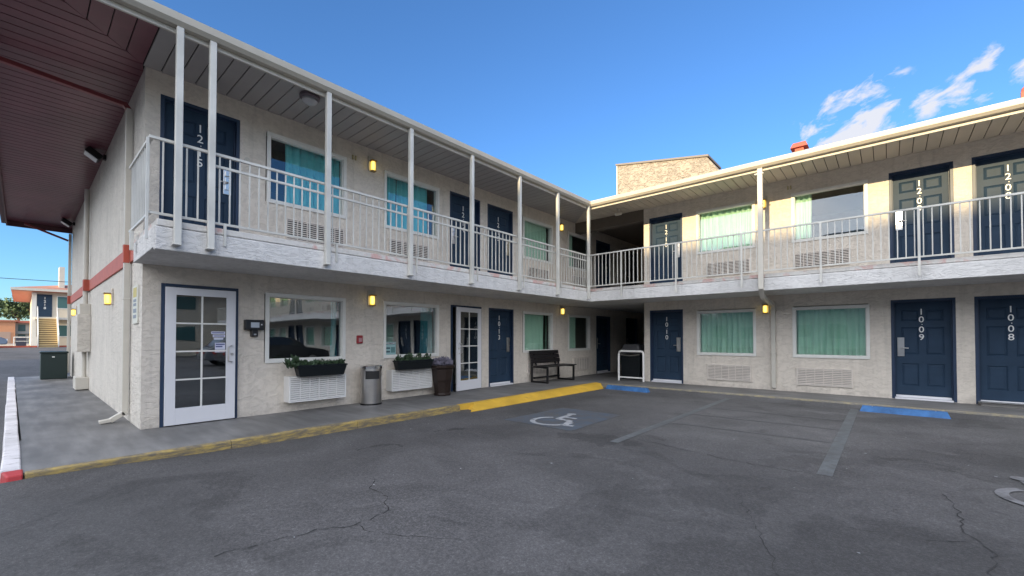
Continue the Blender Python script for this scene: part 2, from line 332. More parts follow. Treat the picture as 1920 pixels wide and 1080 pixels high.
def concrete():
    m = bpy.data.materials.new('walkway_concrete'); m.use_nodes = True; nt = m.node_tree; b = nt.nodes['Principled BSDF']; b.inputs['Roughness'].default_value = .58
    t = nt.nodes.new('ShaderNodeTexCoord')
    outs = []
    for sc, det, st, stops in ((.9, 6, (1, 1, 1), [(0, .5), (.4, .78), (.6, 1.12), (1, 1.5)]), (2.2, 6, (.5, 3, 1), [(0, .6), (.42, .88), (.60, 1.12), (1, 1.6)]), (60, 3, (1, 1, 1), [(0, .85), (.5, 1), (1, 1.15)])):
        mp = nt.nodes.new('ShaderNodeMapping'); mp.inputs['Scale'].default_value = st; nt.links.new(t.outputs['Object'], mp.inputs[0])
        n = nt.nodes.new('ShaderNodeTexNoise'); n.inputs['Scale'].default_value = sc; n.inputs['Detail'].default_value = det; nt.links.new(mp.outputs[0], n.inputs['Vector']); outs.append(ramp(nt, n.outputs['Fac'], stops))
    a = nt.nodes.new('ShaderNodeMath'); a.operation = 'MULTIPLY'; nt.links.new(outs[0], a.inputs[0]); nt.links.new(outs[1], a.inputs[1])
    c = nt.nodes.new('ShaderNodeMath'); c.operation = 'MULTIPLY'; nt.links.new(a.outputs[0], c.inputs[0]); nt.links.new(outs[2], c.inputs[1])
    h = nt.nodes.new('ShaderNodeHueSaturation'); h.inputs['Color'].default_value = (.155, .152, .15, 1); nt.links.new(c.outputs[0], h.inputs['Value']); nt.links.new(h.outputs[0], b.inputs['Base Color'])
    return m
M_CONC = concrete()
def worn(name, c, under, thr=.5, sc=7, soft=.08, stretch=(1, 1, 1), rough=.65):
    m = bpy.data.materials.new(name); m.use_nodes = True; nt = m.node_tree; b = nt.nodes['Principled BSDF']; b.inputs['Roughness'].default_value = rough
    t = nt.nodes.new('ShaderNodeTexCoord'); mp = nt.nodes.new('ShaderNodeMapping'); mp.inputs['Scale'].default_value = stretch; nt.links.new(t.outputs['Object'], mp.inputs[0])
    n = nt.nodes.new('ShaderNodeTexNoise'); n.inputs['Scale'].default_value = sc; n.inputs['Detail'].default_value = 9; n.inputs['Roughness'].default_value = .75; nt.links.new(mp.outputs[0], n.inputs['Vector'])
    f = ramp(nt, n.outputs['Fac'], [(0, 0), (max(thr-soft, 0), 0), (thr+soft, 1), (1, 1)])
    n2 = nt.nodes.new('ShaderNodeTexNoise'); n2.inputs['Scale'].default_value = 2; n2.inputs['Detail'].default_value = 5; nt.links.new(t.outputs['Object'], n2.inputs['Vector'])
    h = nt.nodes.new('ShaderNodeHueSaturation'); h.inputs['Color'].default_value = (*c, 1); nt.links.new(ramp(nt, n2.outputs['Fac'], [(.3, .8), (.7, 1.15)]), h.inputs['Value'])
    mx = nt.nodes.new('ShaderNodeMix'); mx.data_type = 'RGBA'; nt.links.new(f, mx.inputs['Factor']); nt.links.new(h.outputs[0], mx.inputs['A']); mx.inputs['B'].default_value = (*under, 1)
    nt.links.new(mx.outputs['Result'], b.inputs['Base Color'])
    bp = nt.nodes.new('ShaderNodeBump'); bp.inputs['Strength'].default_value = .4; bp.inputs['Distance'].default_value = .004; nt.links.new(n.outputs['Fac'], bp.inputs['Height']); nt.links.new(bp.outputs[0], b.inputs['Normal'])
    return m
M_POST = worn('flecked_post_paint', (.57, .56, .52), (.27, .17, .11), .74, 16, .03, (1, 1, .6), .45)
ASP = (.072, .071, .074)
M_YEL = worn('worn_yellow_kerb', (.42, .30, .08), (.13, .11, .085), .47, 6, .12, (1, 1, 5))
M_YELB = worn('bright_yellow_ramp', (.56, .34, .035), (.30, .20, .06), .66, 6, .10)
M_YELP = worn('pale_yellow_kerb', (.34, .29, .17), (.19, .175, .15), .44, 6, .12)
M_KW = worn('worn_white_kerb', (.62, .60, .62), (.20, .18, .18), .60, 4, .06, (3, 1, 1))
M_KR = worn('red_kerb', (.42, .03, .035), (.25, .12, .10), .62, 8)
M_LINE = worn('faded_line', (.115, .13, .138), ASP, .49, 9, .16)
M_LINEF = worn('very_faded_line', (.105, .106, .11), ASP, .44, 8, .12)
M_SYMB = worn('symbol_blue_ground', (.058, .086, .125), ASP, .47, 5, .12)
M_SYMW = worn('symbol_white', (.32, .33, .35), (.10, .11, .12), .57, 9, .08)
M_SYMW2 = worn('symbol_faded_white', (.19, .19, .20), ASP, .54, 8, .12)
# walkway: front strip, right strip, side strip (tops at z=0)
KX, KY = 1.80, 9.79
w = MB()
w.box(-.3, KX-.12, -1.12, KY+.12, -.3, 0); w.box(-.3, 34, KY+.12, YW+.4, -.3, -.004)
w.hexa([(-13.6, -1.25, -.3), (-.3, -1.10, -.3), (-.3, .3, -.3), (-13.6, .3, -.3)], [(-13.6, -1.25, 0), (-.3, -1.10, 0), (-.3, .3, 0), (-13.6, .3, 0)])
w.box(0, 2.425, YW+.4, 19, -.3, -.002)
struct(w, 'walkway', M_CONC)
k = MB(); ys = [-1.08, .62, 2.3, 4.40]
for a, b in zip(ys, ys[1:]):
    j = [random.uniform(-.008, .008) for _ in range(2)]
    k.hexa([(KX-.119, a, -.3), (KX+.01, a, -.3), (KX+.01, b, -.3), (KX-.119, b, -.3)], [(KX-.119, a, .012), (KX-.02, a, .010), (KX-.02, b, .010), (KX-.119, b, .012)])
struct(k, 'kerb', M_YEL, bevel=.012)
k = MB(); k.hexa([(KX-.119, 4.40, -.3), (KX+.22, 4.40, -.3), (KX+.20, KY-.25, -.3), (KX-.22, KY-.05, -.3)], [(KX-.119, 4.40, .012), (KX+.0, 4.75, .008), (KX+.0, KY-.10, .008), (KX-.24, KY+.02, .012)])
k.hexa([(KX+.215, 4.402, -.3), (KX+.24, 4.42, -.3), (KX+.26, KY-.35, -.3), (KX+.195, KY-.26, -.3)], [(KX+.0, 4.75, .006), (KX+.235, 4.44, -.09), (KX+.255, KY-.4, -.09), (KX+.0, KY-.11, .006)])
struct(k, 'kerb', M_YELB)
k = MB()
for i in range(33):
    a = KX-.119+i; k.box(a, a+1, KY-.01, KY+.119, -.3, -.002)
struct(k, 'kerb', M_YELP, bevel=.01)
k = MB(); n = 12
for i in range(n):
    x0 = -13.6+i*(15.15/n); x1 = x0+15.15/n-.01; f = lambda x: -1.10-.15*(1.6-x)/15.2
    t = [random.uniform(-.008, .008) for _ in range(4)]
    k.hexa([(x0, f(x0)-.15, -.3), (x1, f(x1)-.15, -.3), (x1, f(x1)+.0, -.3), (x0, f(x0)+.0, -.3)], [(x0, f(x0)-.13+t[0], .02), (x1, f(x1)-.13+t[1], .02), (x1, f(x1)+t[2], .016), (x0, f(x0)+t[3], .016)])
struct(k, 'kerb', M_KW, bevel=.012)
k = MB(); k.hexa([(1.56, -1.25, -.3), (1.86, -1.20, -.3), (1.86, -1.09, -.3), (1.56, -1.09, -.3)], [(1.56, -1.23, .012), (1.79, -1.19, .006), (1.79, -1.09, .008), (1.56, -1.09, .014)])
struct(k, 'kerb', M_KR, bevel=.012)
# painted markings (sheets 4 mm above the lot)
ZL = -.096
def sheet(name, pts, m, z=ZL): return struct(MB().quad(*[(x, y, z) for x, y in pts]), name, m)
sheet('parking_line', [(5.10, 4.1), (5.22, 4.1), (5.21, 9.70), (5.09, 9.70)], M_LINE)
sheet('parking_line', [(7.36, 4.25), (7.49, 4.25), (7.48, 9.75), (7.35, 9.75)], M_LINE)
for i, y in enumerate((8.9, 7.9, 6.95, 5.9)): sheet('faded_stripe', [(5.24, y), (7.33, y+.06), (7.33, y+.13), (5.24, y+.07)], M_LINEF)
for cx, cy, mw, rot in ((3.72, 4.93, M_SYMW, R(0)), (9.02, 4.83, M_SYMW2, R(0))):
    if mw is M_SYMW: sheet('symbol_ground', [(3.0, 4.3), (4.35, 4.3), (4.30, 6.0), (3.05, 6.0)], M_SYMB)
    mb = MB()
    def P(x, y): return (cx+x*math.cos(rot)-y*math.sin(rot), cy+x*math.sin(rot)+y*math.cos(rot))
    def stroke(pts, w_):
        for a, b in zip(pts, pts[1:]):
            a, b = Vector(a), Vector(b); d = (b-a).normalized(); q = Vector((-d.y, d.x))*w_/2; a = a-d*w_*.15; b = b+d*w_*.15
            mb.quad(*[(*P(*v), ZL+.004+random.uniform(0, .0012)) for v in (a-q, b-q, b+q, a+q)])
    stroke([(.33*math.cos(R(t))-.02, -.20+.33*math.sin(R(t))) for t in range(125, 385, 10)], .085)      # wheel
    stroke([(-.10, .42), (-.06, .02), (.20, .0), (.34, -.36), (.46, -.32)], .10)                         # body
    stroke([(-.07, .22), (.17, .22)], .08)
    mb.quad(*[(*P(-.12+.085*math.cos(R(t)), .53+.085*math.sin(R(t))), ZL+.006) for t in range(0, 360, 24)])
    struct(mb, 'wheelchair_symbol', mw)
# cracks
M_CRACK = mat('crack_filler', (.030, .029, .030), .9)
def crack(pts, w_=.010, seed=1):
    rnd = random.Random(seed); P_ = []
    for a, b in zip(pts, pts[1:]):
        a, b = Vector(a), Vector(b); n = max(2, int((b-a).length/.06)); d = (b-a).normalized(); q = Vector((-d.y, d.x))
        for i in range(n): P_.append(a.lerp(b, i/n)+q*rnd.uniform(-.022, .022))
    P_.append(Vector(pts[-1])); mb = MB()
    for i in range(len(P_)-1):
        a, b = P_[i], P_[i+1]; d = (b-a).normalized(); q = Vector((-d.y, d.x)); w0 = w_*rnd.choice((.3, .5, .75, 1.1))/2
        mb.quad(*[(v.x, v.y, ZL) for v in (a-q*w0, b-q*w0, b+q*w0, a+q*w0)])
    struct(mb, 'pavement_crack', M_CRACK)
crack([(4.68, -.29), (4.80, .30), (4.93, .52), (4.92, .80), (4.62, 1.0), (4.3, 1.02), (4.1, 1.2)], .009, 1)
crack([(4.93, .52), (5.25, .60), (5.7, .9)], .006, 2)
crack([(8.28, 4.3), (8.34, 3.9), (8.31, 3.4), (8.43, 3.0), (8.36, 2.6), (8.42, 2.1)], .011, 3)
crack([(8.36, 3.2), (8.1, 3.0), (7.7, 2.9)], .006, 5)
crack([(5.2, 4.5), (5.9, 4.35), (6.6, 4.2), (7.4, 4.22)], .012, 4)
crack([(6.9, 3.1), (7.3, 2.2), (7.5, 1.6)], .006, 8)
# seal patches
def patch(name, cx, cy, rx, ry, c, seed, ang=0):
    rnd = random.Random(seed); ph = [rnd.uniform(0, 6.28) for _ in range(5)]; pts = []
    for i in range(64):
        t = 2*math.pi*i/64; r = 1+.22*math.sin(2*t+ph[0])+.12*math.sin(3*t+ph[1])+.07*math.sin(7*t+ph[2])+.04*math.sin(13*t+ph[3])
        x, y = rx*r*math.cos(t), ry*r*math.sin(t); pts.append((cx+x*math.cos(ang)-y*math.sin(ang), cy+x*math.sin(ang)+y*math.cos(ang)))
    sheet(name, pts, worn(name+str(seed), c, ASP, .52, 1.6, .12), -.0985)





lit = MB()
for i in range(46):
    x, y = random.uniform(2.3, 9.5), random.uniform(0, 8.5); s = random.uniform(.006, .018); a = random.uniform(0, 3)
    lit.quad(*[(x+s*math.cos(a+t), y+s*.7*math.sin(a+t), ZL) for t in (0, 1.4, 3.1, 4.4)])
wd = MB(); ys_ = [-1.5, -1.0, -.4, .3, 1.0, 1.8]; hs_ = [-.045, -.035, -.045, -.075, -.09, -.099]
for (a, za), (b, zb) in zip(zip(ys_, hs_), zip(ys_[1:], hs_[1:])): wd.quad((KX+.004, a, za), (KX+.45, a, -.0995), (KX+.45, b, -.0995), (KX+.004, b, zb))
wd.quad((KX+.45, KY-.012, -.035), (33, KY-.012, -.035), (33, KY-.24, -.0995), (KX+.45, KY-.24, -.0995))
struct(wd, 'kerb_base_asphalt', M_ASPH)
tag(lit.build('litter_specks', M_SYMW), 'small pale chips and litter specks scattered over the asphalt', 'litter', kind='stuff')

# ------------------------------------------------------------------ motel building
B = empty('motel_building', 'L-shaped two storey beige stucco motel with navy doors, white balcony posts and maroon eaves', 'motel', (0, 0, 0))
def wall_mesh(u0, u1, z0, z1, ops, depth=.14):
    us = sorted({u0, u1, *[o[0] for o in ops], *[o[1] for o in ops]}); zs = sorted({z0, z1, *[o[2] for o in ops], *[o[3] for o in ops]})
    mb = MB()
    for a, b in zip(us, us[1:]):
        for c, d in zip(zs, zs[1:]):
            if any(o[0] <= (a+b)/2 <= o[1] and o[2] <= (c+d)/2 <= o[3] for o in ops): continue
            mb.quad((a, 0, c), (b, 0, c), (b, 0, d), (a, 0, d))
    for (a, b, c, d) in ops:
        mb.quad((a, 0, c), (a, 0, d), (a, depth, d), (a, depth, c)); mb.quad((b, 0, d), (b, 0, c), (b, depth, c), (b, depth, d))
        mb.quad((a, 0, d), (b, 0, d), (b, depth, d), (a, depth, d)); mb.quad((b, 0, c), (a, 0, c), (a, depth, c), (b, depth, c))
    return mb
GW = (.86, 2.06); UW = (3.60, 4.80); GD = (0, 2.087); UD = (Z2-.04, 4.845)
left_d_g = [(.208, 1.188), (5.689, 6.707), (7.0, 8.0), (12.55, 13.58), (14.9, 15.9)]
left_d_u = [(.173, 1.194), (5.657, 6.681), (6.95, 7.97), (12.55, 13.58), (14.9, 15.9)]
left_w = [(1.57, 3.01), (3.845, 5.315), (8.375, 9.84), (10.70, 12.10)]
right_d = [(2.60, 3.57), (7.97, 8.945), (9.20, 10.18), (14.6, 15.57), (15.8, 16.77), (21.2, 22.17), (22.4, 23.37), (27.8, 28.77), (29.0, 29.97)]
right_w = [(3.96, 5.39), (6.195, 7.61), (10.6, 12.0), (12.8, 14.2), (17.2, 18.6), (19.4, 20.8), (23.8, 25.2), (26.0, 27.4), (30.4, 31.8)]
ins = .012
def wop(a, b, zz): return (a+ins, b-ins, zz[0]+ins, zz[1]-ins)
opsL = [(a, b, 0, 2.087) for a, b in left_d_g]+[(a, b, *UD) for a, b in left_d_u]+[wop(a, b, GW) for a, b in left_w]+[wop(a, b, UW) for a, b in left_w]
opsR = [(a, b, 0, 2.10) for a, b in right_d]+[(a, b, *UD) for a, b in right_d]+[wop(a, b, GW) for a, b in right_w]+[wop(a, b, UW) for a, b in right_w]
wall_mesh(0, 19, -.05, 5.2, opsL).build('stucco_wall', M_STUCCO, B, rz=R(90))
wall_mesh(2.425, 34, -.05, 5.2, opsR).build('stucco_wall', M_STUCCO, B, loc=(0, YW, 0))
wall_mesh(-13.3, 0, -.15, 5.2, []).build('stucco_wall', M_STUCCO_SIDE, B)
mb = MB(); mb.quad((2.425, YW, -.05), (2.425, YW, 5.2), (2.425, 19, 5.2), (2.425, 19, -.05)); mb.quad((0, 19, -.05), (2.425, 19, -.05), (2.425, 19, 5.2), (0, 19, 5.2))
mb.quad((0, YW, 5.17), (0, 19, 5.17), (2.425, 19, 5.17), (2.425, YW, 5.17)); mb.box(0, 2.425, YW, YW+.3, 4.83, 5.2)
mb.build('breezeway_wall', mat('breezeway_shade_brown', (.13, .11, .09), .9, vary=.1), B)  # dark brown stands in for the deep shade inside the breezeway
mb = MB(); mb.quad((-13.3, 0, -.15), (-13.3, 22, -.15), (-13.3, 22, 5.2), (-13.3, 0, 5.2)); mb.quad((-13.3, 22, -.15), (34, 22, -.15), (34, 22, 5.2), (-13.3, 22, 5.2)); mb.quad((34, YW, -.15), (34, YW, 5.2), (34, 22, 5.2), (34, 22, -.15))
mb.build('stucco_wall', M_STUCCO, B)
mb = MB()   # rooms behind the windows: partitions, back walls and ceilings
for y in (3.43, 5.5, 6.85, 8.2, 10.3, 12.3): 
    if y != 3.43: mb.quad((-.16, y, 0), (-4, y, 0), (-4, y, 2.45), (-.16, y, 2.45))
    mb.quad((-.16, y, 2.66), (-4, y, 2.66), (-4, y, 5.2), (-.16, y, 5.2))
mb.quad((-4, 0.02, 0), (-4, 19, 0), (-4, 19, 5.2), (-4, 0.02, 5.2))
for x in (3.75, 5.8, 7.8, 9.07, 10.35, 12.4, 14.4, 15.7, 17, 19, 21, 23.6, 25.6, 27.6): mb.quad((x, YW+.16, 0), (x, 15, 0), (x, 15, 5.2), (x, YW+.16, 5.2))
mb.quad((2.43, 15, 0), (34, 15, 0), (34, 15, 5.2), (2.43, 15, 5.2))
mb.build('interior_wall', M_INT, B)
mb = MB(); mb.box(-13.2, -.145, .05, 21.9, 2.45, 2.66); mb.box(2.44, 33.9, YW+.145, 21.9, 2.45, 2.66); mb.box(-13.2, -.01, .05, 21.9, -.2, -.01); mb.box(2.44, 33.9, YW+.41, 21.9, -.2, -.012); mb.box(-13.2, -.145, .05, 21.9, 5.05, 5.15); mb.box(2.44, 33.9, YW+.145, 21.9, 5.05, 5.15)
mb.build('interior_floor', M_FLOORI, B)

def sweep(prof, sx=1.0, sy=1.0, xa=-.1, xb=34, y0=-.1):
    """prof: closed polygon of (out, z); runs along the x=0 wall, turns the inner corner and runs along the y=YW wall"""
    mb = MB(); n = len(prof)
    for o, z in prof: mb.v.append((o*sx, y0, z))
    for o, z in prof: mb.v.append((o*sx, YW-o*sy, z))
    for o, z in prof: mb.v.append((xb, YW-o*sy, z))
    for s in range(2):
        for k in range(n): mb.f.append((s*n+k, s*n+(k+1) % n, (s+1)*n+(k+1) % n, (s+1)*n+k))
    mb.f.append(tuple(reversed(range(n)))); mb.f.append(tuple(2*n+k for k in range(n))); return mb
sweep([(0.002, 2.34), (1.36, 2.37), (1.40, 2.335), (1.49, 2.335), (1.49, 2.60), (1.46, 2.602), (1.46, 2.62), (0.002, 2.62)], 1, 1.022, y0=-.10).build('balcony_slab', M_SLAB, B, bevel=.012)
sweep([(0.002, 2.622), (1.475, 2.622), (1.475, 2.70), (0.002, 2.70)], 1, 1.022, y0=-.085).build('slab_lip', M_LIP, B, bevel=.008)
MB().box(0.002, 2.42, YW+.002, 18.99, 2.34, 2.698).build('balcony_slab', M_SLAB, B)
# red band on the side wall with its returns
mb = MB(); mb.box(-13.33, -.0, -.028, .0, 2.46, 2.72); mb.box(0.0, .03, -.028, .0, 2.46, 2.60); mb.build('painted_band', M_RED, B, bevel=.006)
# soffits
def planks(name, m, rows):
    mb = MB()
    for r in rows: mb.hexa(*r)
    return mb.build(name, m, B, bevel=.004)
ZS = 5.16; g = .006
rows = []; y = -.03
while y < 9.6+1.5:
    y1 = y+.203; e0 = 1.47 if y < 9.58 else None
    # mitred at the inner corner: board runs from the wall to the eave or the mitre line
    def xe(yy): return 1.47 if yy < YW-1.5 else max((YW-yy)*.98, .02)
    rows.append(([(0, y+g, ZS), (xe(y+g), y+g, ZS), (xe(y1-g), y1-g, ZS), (0, y1-g, ZS)], [(0, y+g, ZS+.02), (xe(y+g), y+g, ZS+.02), (xe(y1-g), y1-g, ZS+.02), (0, y1-g, ZS+.02)])); y = y1
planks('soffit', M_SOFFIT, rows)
rows = []; x = .02
while x < 34:
    x1 = x+.203
    def ye(xx): return YW-1.50 if xx > 1.5 else YW-max(xx/.98, .001)
    rows.append(([(x+g, ye(x+g), ZS), (x1-g, ye(x1-g), ZS), (x1-g, YW-.001, ZS), (x+g, YW-.001, ZS)], [(x+g, ye(x+g), ZS+.02), (x1-g, ye(x1-g), ZS+.02), (x1-g, YW-.001, ZS+.02), (x+g, YW-.001, ZS+.02)])); x = x1
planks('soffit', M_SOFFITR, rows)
rows = []; y = -.035       # maroon front boards up to the mitre
while y > -1.47:
    y1 = y-.203; y1 = max(y1, -1.47); a, b = -y, -y1
    rows.append(([(a+.01, y-g, ZS), (b+.01, y1+g, ZS), (1.47, y1+g, ZS), (1.47, y-g, ZS)], [(a+.01, y-g, ZS+.02), (b+.01, y1+g, ZS+.02), (1.47, y1+g, ZS+.02), (1.47, y-g, ZS+.02)])); y = y1
    if y <= -1.47: break
x = 1.44
while x > -13.75:
    x1 = x-.20
    def yw_(xx): return -.001 if xx <= 0 else -xx
    rows.append(([(x1+g*1.4, -1.47, ZS), (x-g*1.4, -1.47, ZS), (x-g*1.4, min(yw_(x-g), -.001), ZS), (x1+g*1.4, min(yw_(x1+g), -.001), ZS)], [(x1+g*1.4, -1.47, ZS+.02), (x-g*1.4, -1.47, ZS+.02), (x-g*1.4, min(yw_(x-g), -.001), ZS+.02), (x1+g*1.4, min(yw_(x1+g), -.001), ZS+.02)])); x = x1
planks('soffit', M_MAROON, rows)
mb = MB(); mb.box(-13.8, 1.46, -1.46, 22, ZS+.022, ZS+.04); mb.box(1.45, 34, YW-1.49, 22, ZS+.021, ZS+.039); mb.build('soffit_backing', M_DARK, B)
# roof
def hip(x0, x1, y0, y1, z, s, mb):
    w_ = min(x1-x0, y1-y0)/2; h = z+w_*s
    if x1-x0 > y1-y0: a, b = (x0+w_, (y0+y1)/2, h), (x1-w_, (y0+y1)/2, h); mb.quad((x0, y0, z), (x1, y0, z), b, a); mb.quad((x1, y1, z), (x0, y1, z), a, b); mb.quad((x0, y1, z), (x0, y0, z), a); mb.quad((x1, y0, z), (x1, y1, z), b)
    else: a, b = ((x0+x1)/2, y0+w_, h), ((x0+x1)/2, y1-w_, h); mb.quad((x0, y0, z), (x1, y0, z), a); mb.quad((x1, y0, z), (x1, y1, z), b, a); mb.quad((x1, y1, z), (x0, y1, z), b); mb.quad((x0, y1, z), (x0, y0, z), a, b)
mb = MB(); hip(-13.85, 1.50, -1.5, 23, 5.205, .22, mb); hip(-3, 35, YW-1.53, 23, 5.206, .22, mb); mb.build('roof', M_ROOF, B)
FX = 1.44
# fascia board + gutter with a mitre in the corner
GP = [(1.475, 5.04), (1.56, 5.04), (1.60, 5.085), (1.60, 5.15), (1.585, 5.155), (1.585, 5.185), (1.475, 5.185)]
sweep(GP, 1, 1.05, y0=-1.55).build('gutter', mat('gutter_paint', (.42, .39, .33), .45, vary=.08, vscale=2), B)
sweep([(1.445, 4.985), (1.474, 4.985), (1.474, 5.20), (1.445, 5.20)], 1, 1.05, y0=-1.55).build('fascia_board', M_TRIM, B)
mb = MB(); mb.box(-13.85, 1.44, -1.50, -1.471, 4.985, 5.20); mb.box(-13.85, 1.48, -1.60, -1.502, 5.05, 5.185); mb.box(-13.86, -13.80, -1.5, 22, 4.985, 5.20); mb.build('fascia_board', mat('maroon_fascia', (.09, .035, .04), .5, vary=.1), B, bevel=.006)
# support posts
for i, y in enumerate((.10, .437, 1.932, 3.44, 4.941, 6.46, 7.982, 9.50)):
    mb = MB(); mb.box(1.492, 1.492+.06, y-.036, y+.036, 2.42, 2.66); mb.box(1.40, 1.475, y-.037, y+.037, 2.66, 5.155) if False else mb.box(1.479, 1.552, y-.037, y+.037, 2.66, 2.661)
    mb = MB(); mb.box(1.495, 1.565, y-.036, y+.036, 2.41, 5.035); mb.box(1.491, 1.60, y-.055, y+.03, 2.395, 2.409)
    if i < 7: mb.build('support_post', M_POST, B, bevel=.006)
    else: mb.build('support_post', M_POST, B, bevel=.006)
# downspout of the right wing, side wall downspouts
mb = MB(); yy = YW-1.5*1.022-.05
mb.bar((5.83, yy, 5.06), (5.83, yy, 2.36), .10, .075); mb.bar((5.83, yy, 2.39), (5.81, yy+.25, 2.20), .095, .072); mb.bar((5.81, yy+.22, 2.22), (5.79, YW-.05, 2.10), .095, .072); mb.bar((5.79, YW-.05, 2.14), (5.79, YW-.05, .06), .095, .072)
for z in (4.9, 1.95, .9): mb.box(5.725, 5.905 if z > 3 else 5.855, (yy-.042 if z > 3 else YW-.09), (yy+.042 if z > 3 else YW-.001), z, z+.03)
mb.build('downspout', M_TRIM, B, bevel=.008)
M_MARP = mat('maroon_pipe', (.22, .05, .055), .4, vary=.1)
for x, m_, wd in ((-.95, M_TRIM, .085), (-13.2, M_TRIM, .085)):
    mb = MB(); mb.bar((x, -.055, 4.86), (x, -.055, .10), wd, .075); mb.bar((x, -.055, .14), (x+.0, -.22, .035), wd, .07); mb.bar((x, -.20, .045), (x, -.34, .028), wd*1.2, .05)
    for z in (1.88, 3.9): mb.box(x-wd/2-.004, x+wd/2+.004, -.098, -.001, z, z+.02)
    d = mb.build('downspout', m_, B, bevel=.008)
    mb = MB()
    if x > -5: mb.bar((x-.0, -1.44, 5.02), (x, -.10, 4.91), .07, .06); mb.bar((x, -.12, 4.93), (x, -.055, 4.84), .075, .07)
    else: mb.bar((x, -1.1, 5.02), (x, -.10, 4.62), .07, .06)
    mb.build('eave_pipe', M_MARP, d, bevel=.004)
    MB().box(x-wd/2-.006, x+wd/2+.006, -.101, -.03, 2.45, 2.73).build('red_collar', M_RED, d, bevel=.004)

# ------------------------------------------------------------------ doors and windows (parts of the building)
def door_leaf(w_, h):
    mb = MB(); y = 0.0; m = .115*w_/.9; cx = w_/2; st = .055
    px = [(m, cx-st), (cx+st, w_-m)]; pz = [(h*.12, h*.355), (h*.45, h*.735), (h*.80, h*.915)]
    us = sorted({0, w_, *[a for p in px for a in p]}); zs = sorted({0, h, *[a for p in pz for a in p]})
    for a, b in zip(us, us[1:]):
        for c, d in zip(zs, zs[1:]):
            if (a, b) in px and (c, d) in pz:
                r = [(a, c), (b, c), (b, d), (a, d)]; k1 = .018; k2 = .045
                q = lambda k: [(a+k, c+k), (b-k, c+k), (b-k, d-k), (a+k, d-k)]
                L0, L1, L2 = r, q(k1), q(k2); Y0, Y1, Y2 = y, y+.016, y+.002
                for (A, ya, Bq, yb) in ((L0, Y0, L1, Y1), (L1, Y1, L2, Y2)):
                    for i in range(4): j = (i+1) % 4; mb.quad((A[i][0], ya, A[i][1]), (A[j][0], ya, A[j][1]), (Bq[j][0], yb, Bq[j][1]), (Bq[i][0], yb, Bq[i][1]))
                mb.quad(*[(p[0], Y2, p[1]) for p in L2])
            else: mb.quad((a, y, c), (b, y, c), (b, y, d), (a, y, d))
    mb.box(0, w_, .017, .045, 0, h); return mb
DIG = [.1, .8]
def blue_door(side, u0, u1, z0, z1, num=None, handle='right', zfl=0):
    rz, pl = side; W = u1-u0; H = z1-z0; fr = .05
    lw, lh = W-2*fr, z1-fr-(zfl+.035)
    d = door_leaf(lw, lh).build('door', M_NAVY, B, loc=pl(u0+fr, zfl+.035), rz=rz)
    d.location += Vector((0, .085, 0)) if rz == 0 else Vector((-.085, 0, 0))
    f = MB(); f.box(-fr, 0, -.088, .05, z0-zfl-.035+.0, lh+fr); f.box(lw, lw+fr, -.088, .05, z0-zfl-.035, lh+fr); f.box(0, lw, -.088, .05, lh, lh+fr)
    f.box(0, .018, -.03, -.002, 0, lh); f.box(lw-.018, lw, -.03, -.002, 0, lh); f.box(.018, lw-.018, -.03, -.002, lh-.018, lh)
    f.build('door_frame', M_NAVYF, d, bevel=.004)
    s = MB(); s.box(.0, lw, -.12, .045, -.036, -.003); s.box(.01, lw-.01, -.014, -.002, .0, .045); s.build('threshold', M_ALU, d, bevel=.003)
    hx = lw-.105 if handle == 'right' else .105; sg = -1 if handle == 'right' else 1
    hz = 1.10-.035
    h = MB(); h.box(hx-.055, hx+.055, -.022, -.001, hz-.20, hz+.20); h.box(hx-.032, hx+.032, -.04, -.021, hz-.13, hz+.06)
    h.box(hx-.032, hx+.032, -.05, -.021, hz+.09, hz+.17)
    h.tube([(hx, -.03, hz-.02), (hx, -.07, hz-.02), (hx+sg*.03, -.08, hz-.02), (hx+sg*.12, -.075, hz-.025)], .011, 8)
    h.build('handle', M_STEEL, d, bevel=.004)
    if num:
        zz = [1.83, 1.67, 1.46, 1.30]; items = [(c, .175, lw/2-.01, -.006, q-.035) for c, q in zip(num, zz)]
        items.append(('.', .12, lw/2, -.006, 1.60-.035))
        join_text(items, 'room_number', M_NUM, d)
    return d
def curtain(m, name, parent, x0, x1, z0, z1, y, seed, folds=7, amp=.042):
    rnd = random.Random(seed); mb = MB(); W = x1-x0; n = int(W*60); rows = 6; ph = rnd.uniform(0, 6); i0 = 0
    jit = [rnd.uniform(.8, 1.25) for _ in range(40)]
    for r in range(rows+1):
        z = z1+(z0-z1)*r/rows
        for i in range(n+1):
            t = i/n; a = folds*W*2*math.pi*t+ph+1.3*math.sin(5*t+ph)+.25*math.sin(9*t+r*.6)
            k = jit[int(t*39)]*(.75+.5*r/rows)
            mb.v.append((x0+W*t+.01*math.sin(a*.5+r*.5)*r/rows, y+amp*k*math.sin(a)+.008*math.sin(3.1*a), z))
    for r in range(rows):
        for i in range(n): a = r*(n+1)+i; mb.f.append((a, a+1, a+n+2, a+n+1))
    return mb.build(name, m, parent, smooth=True)
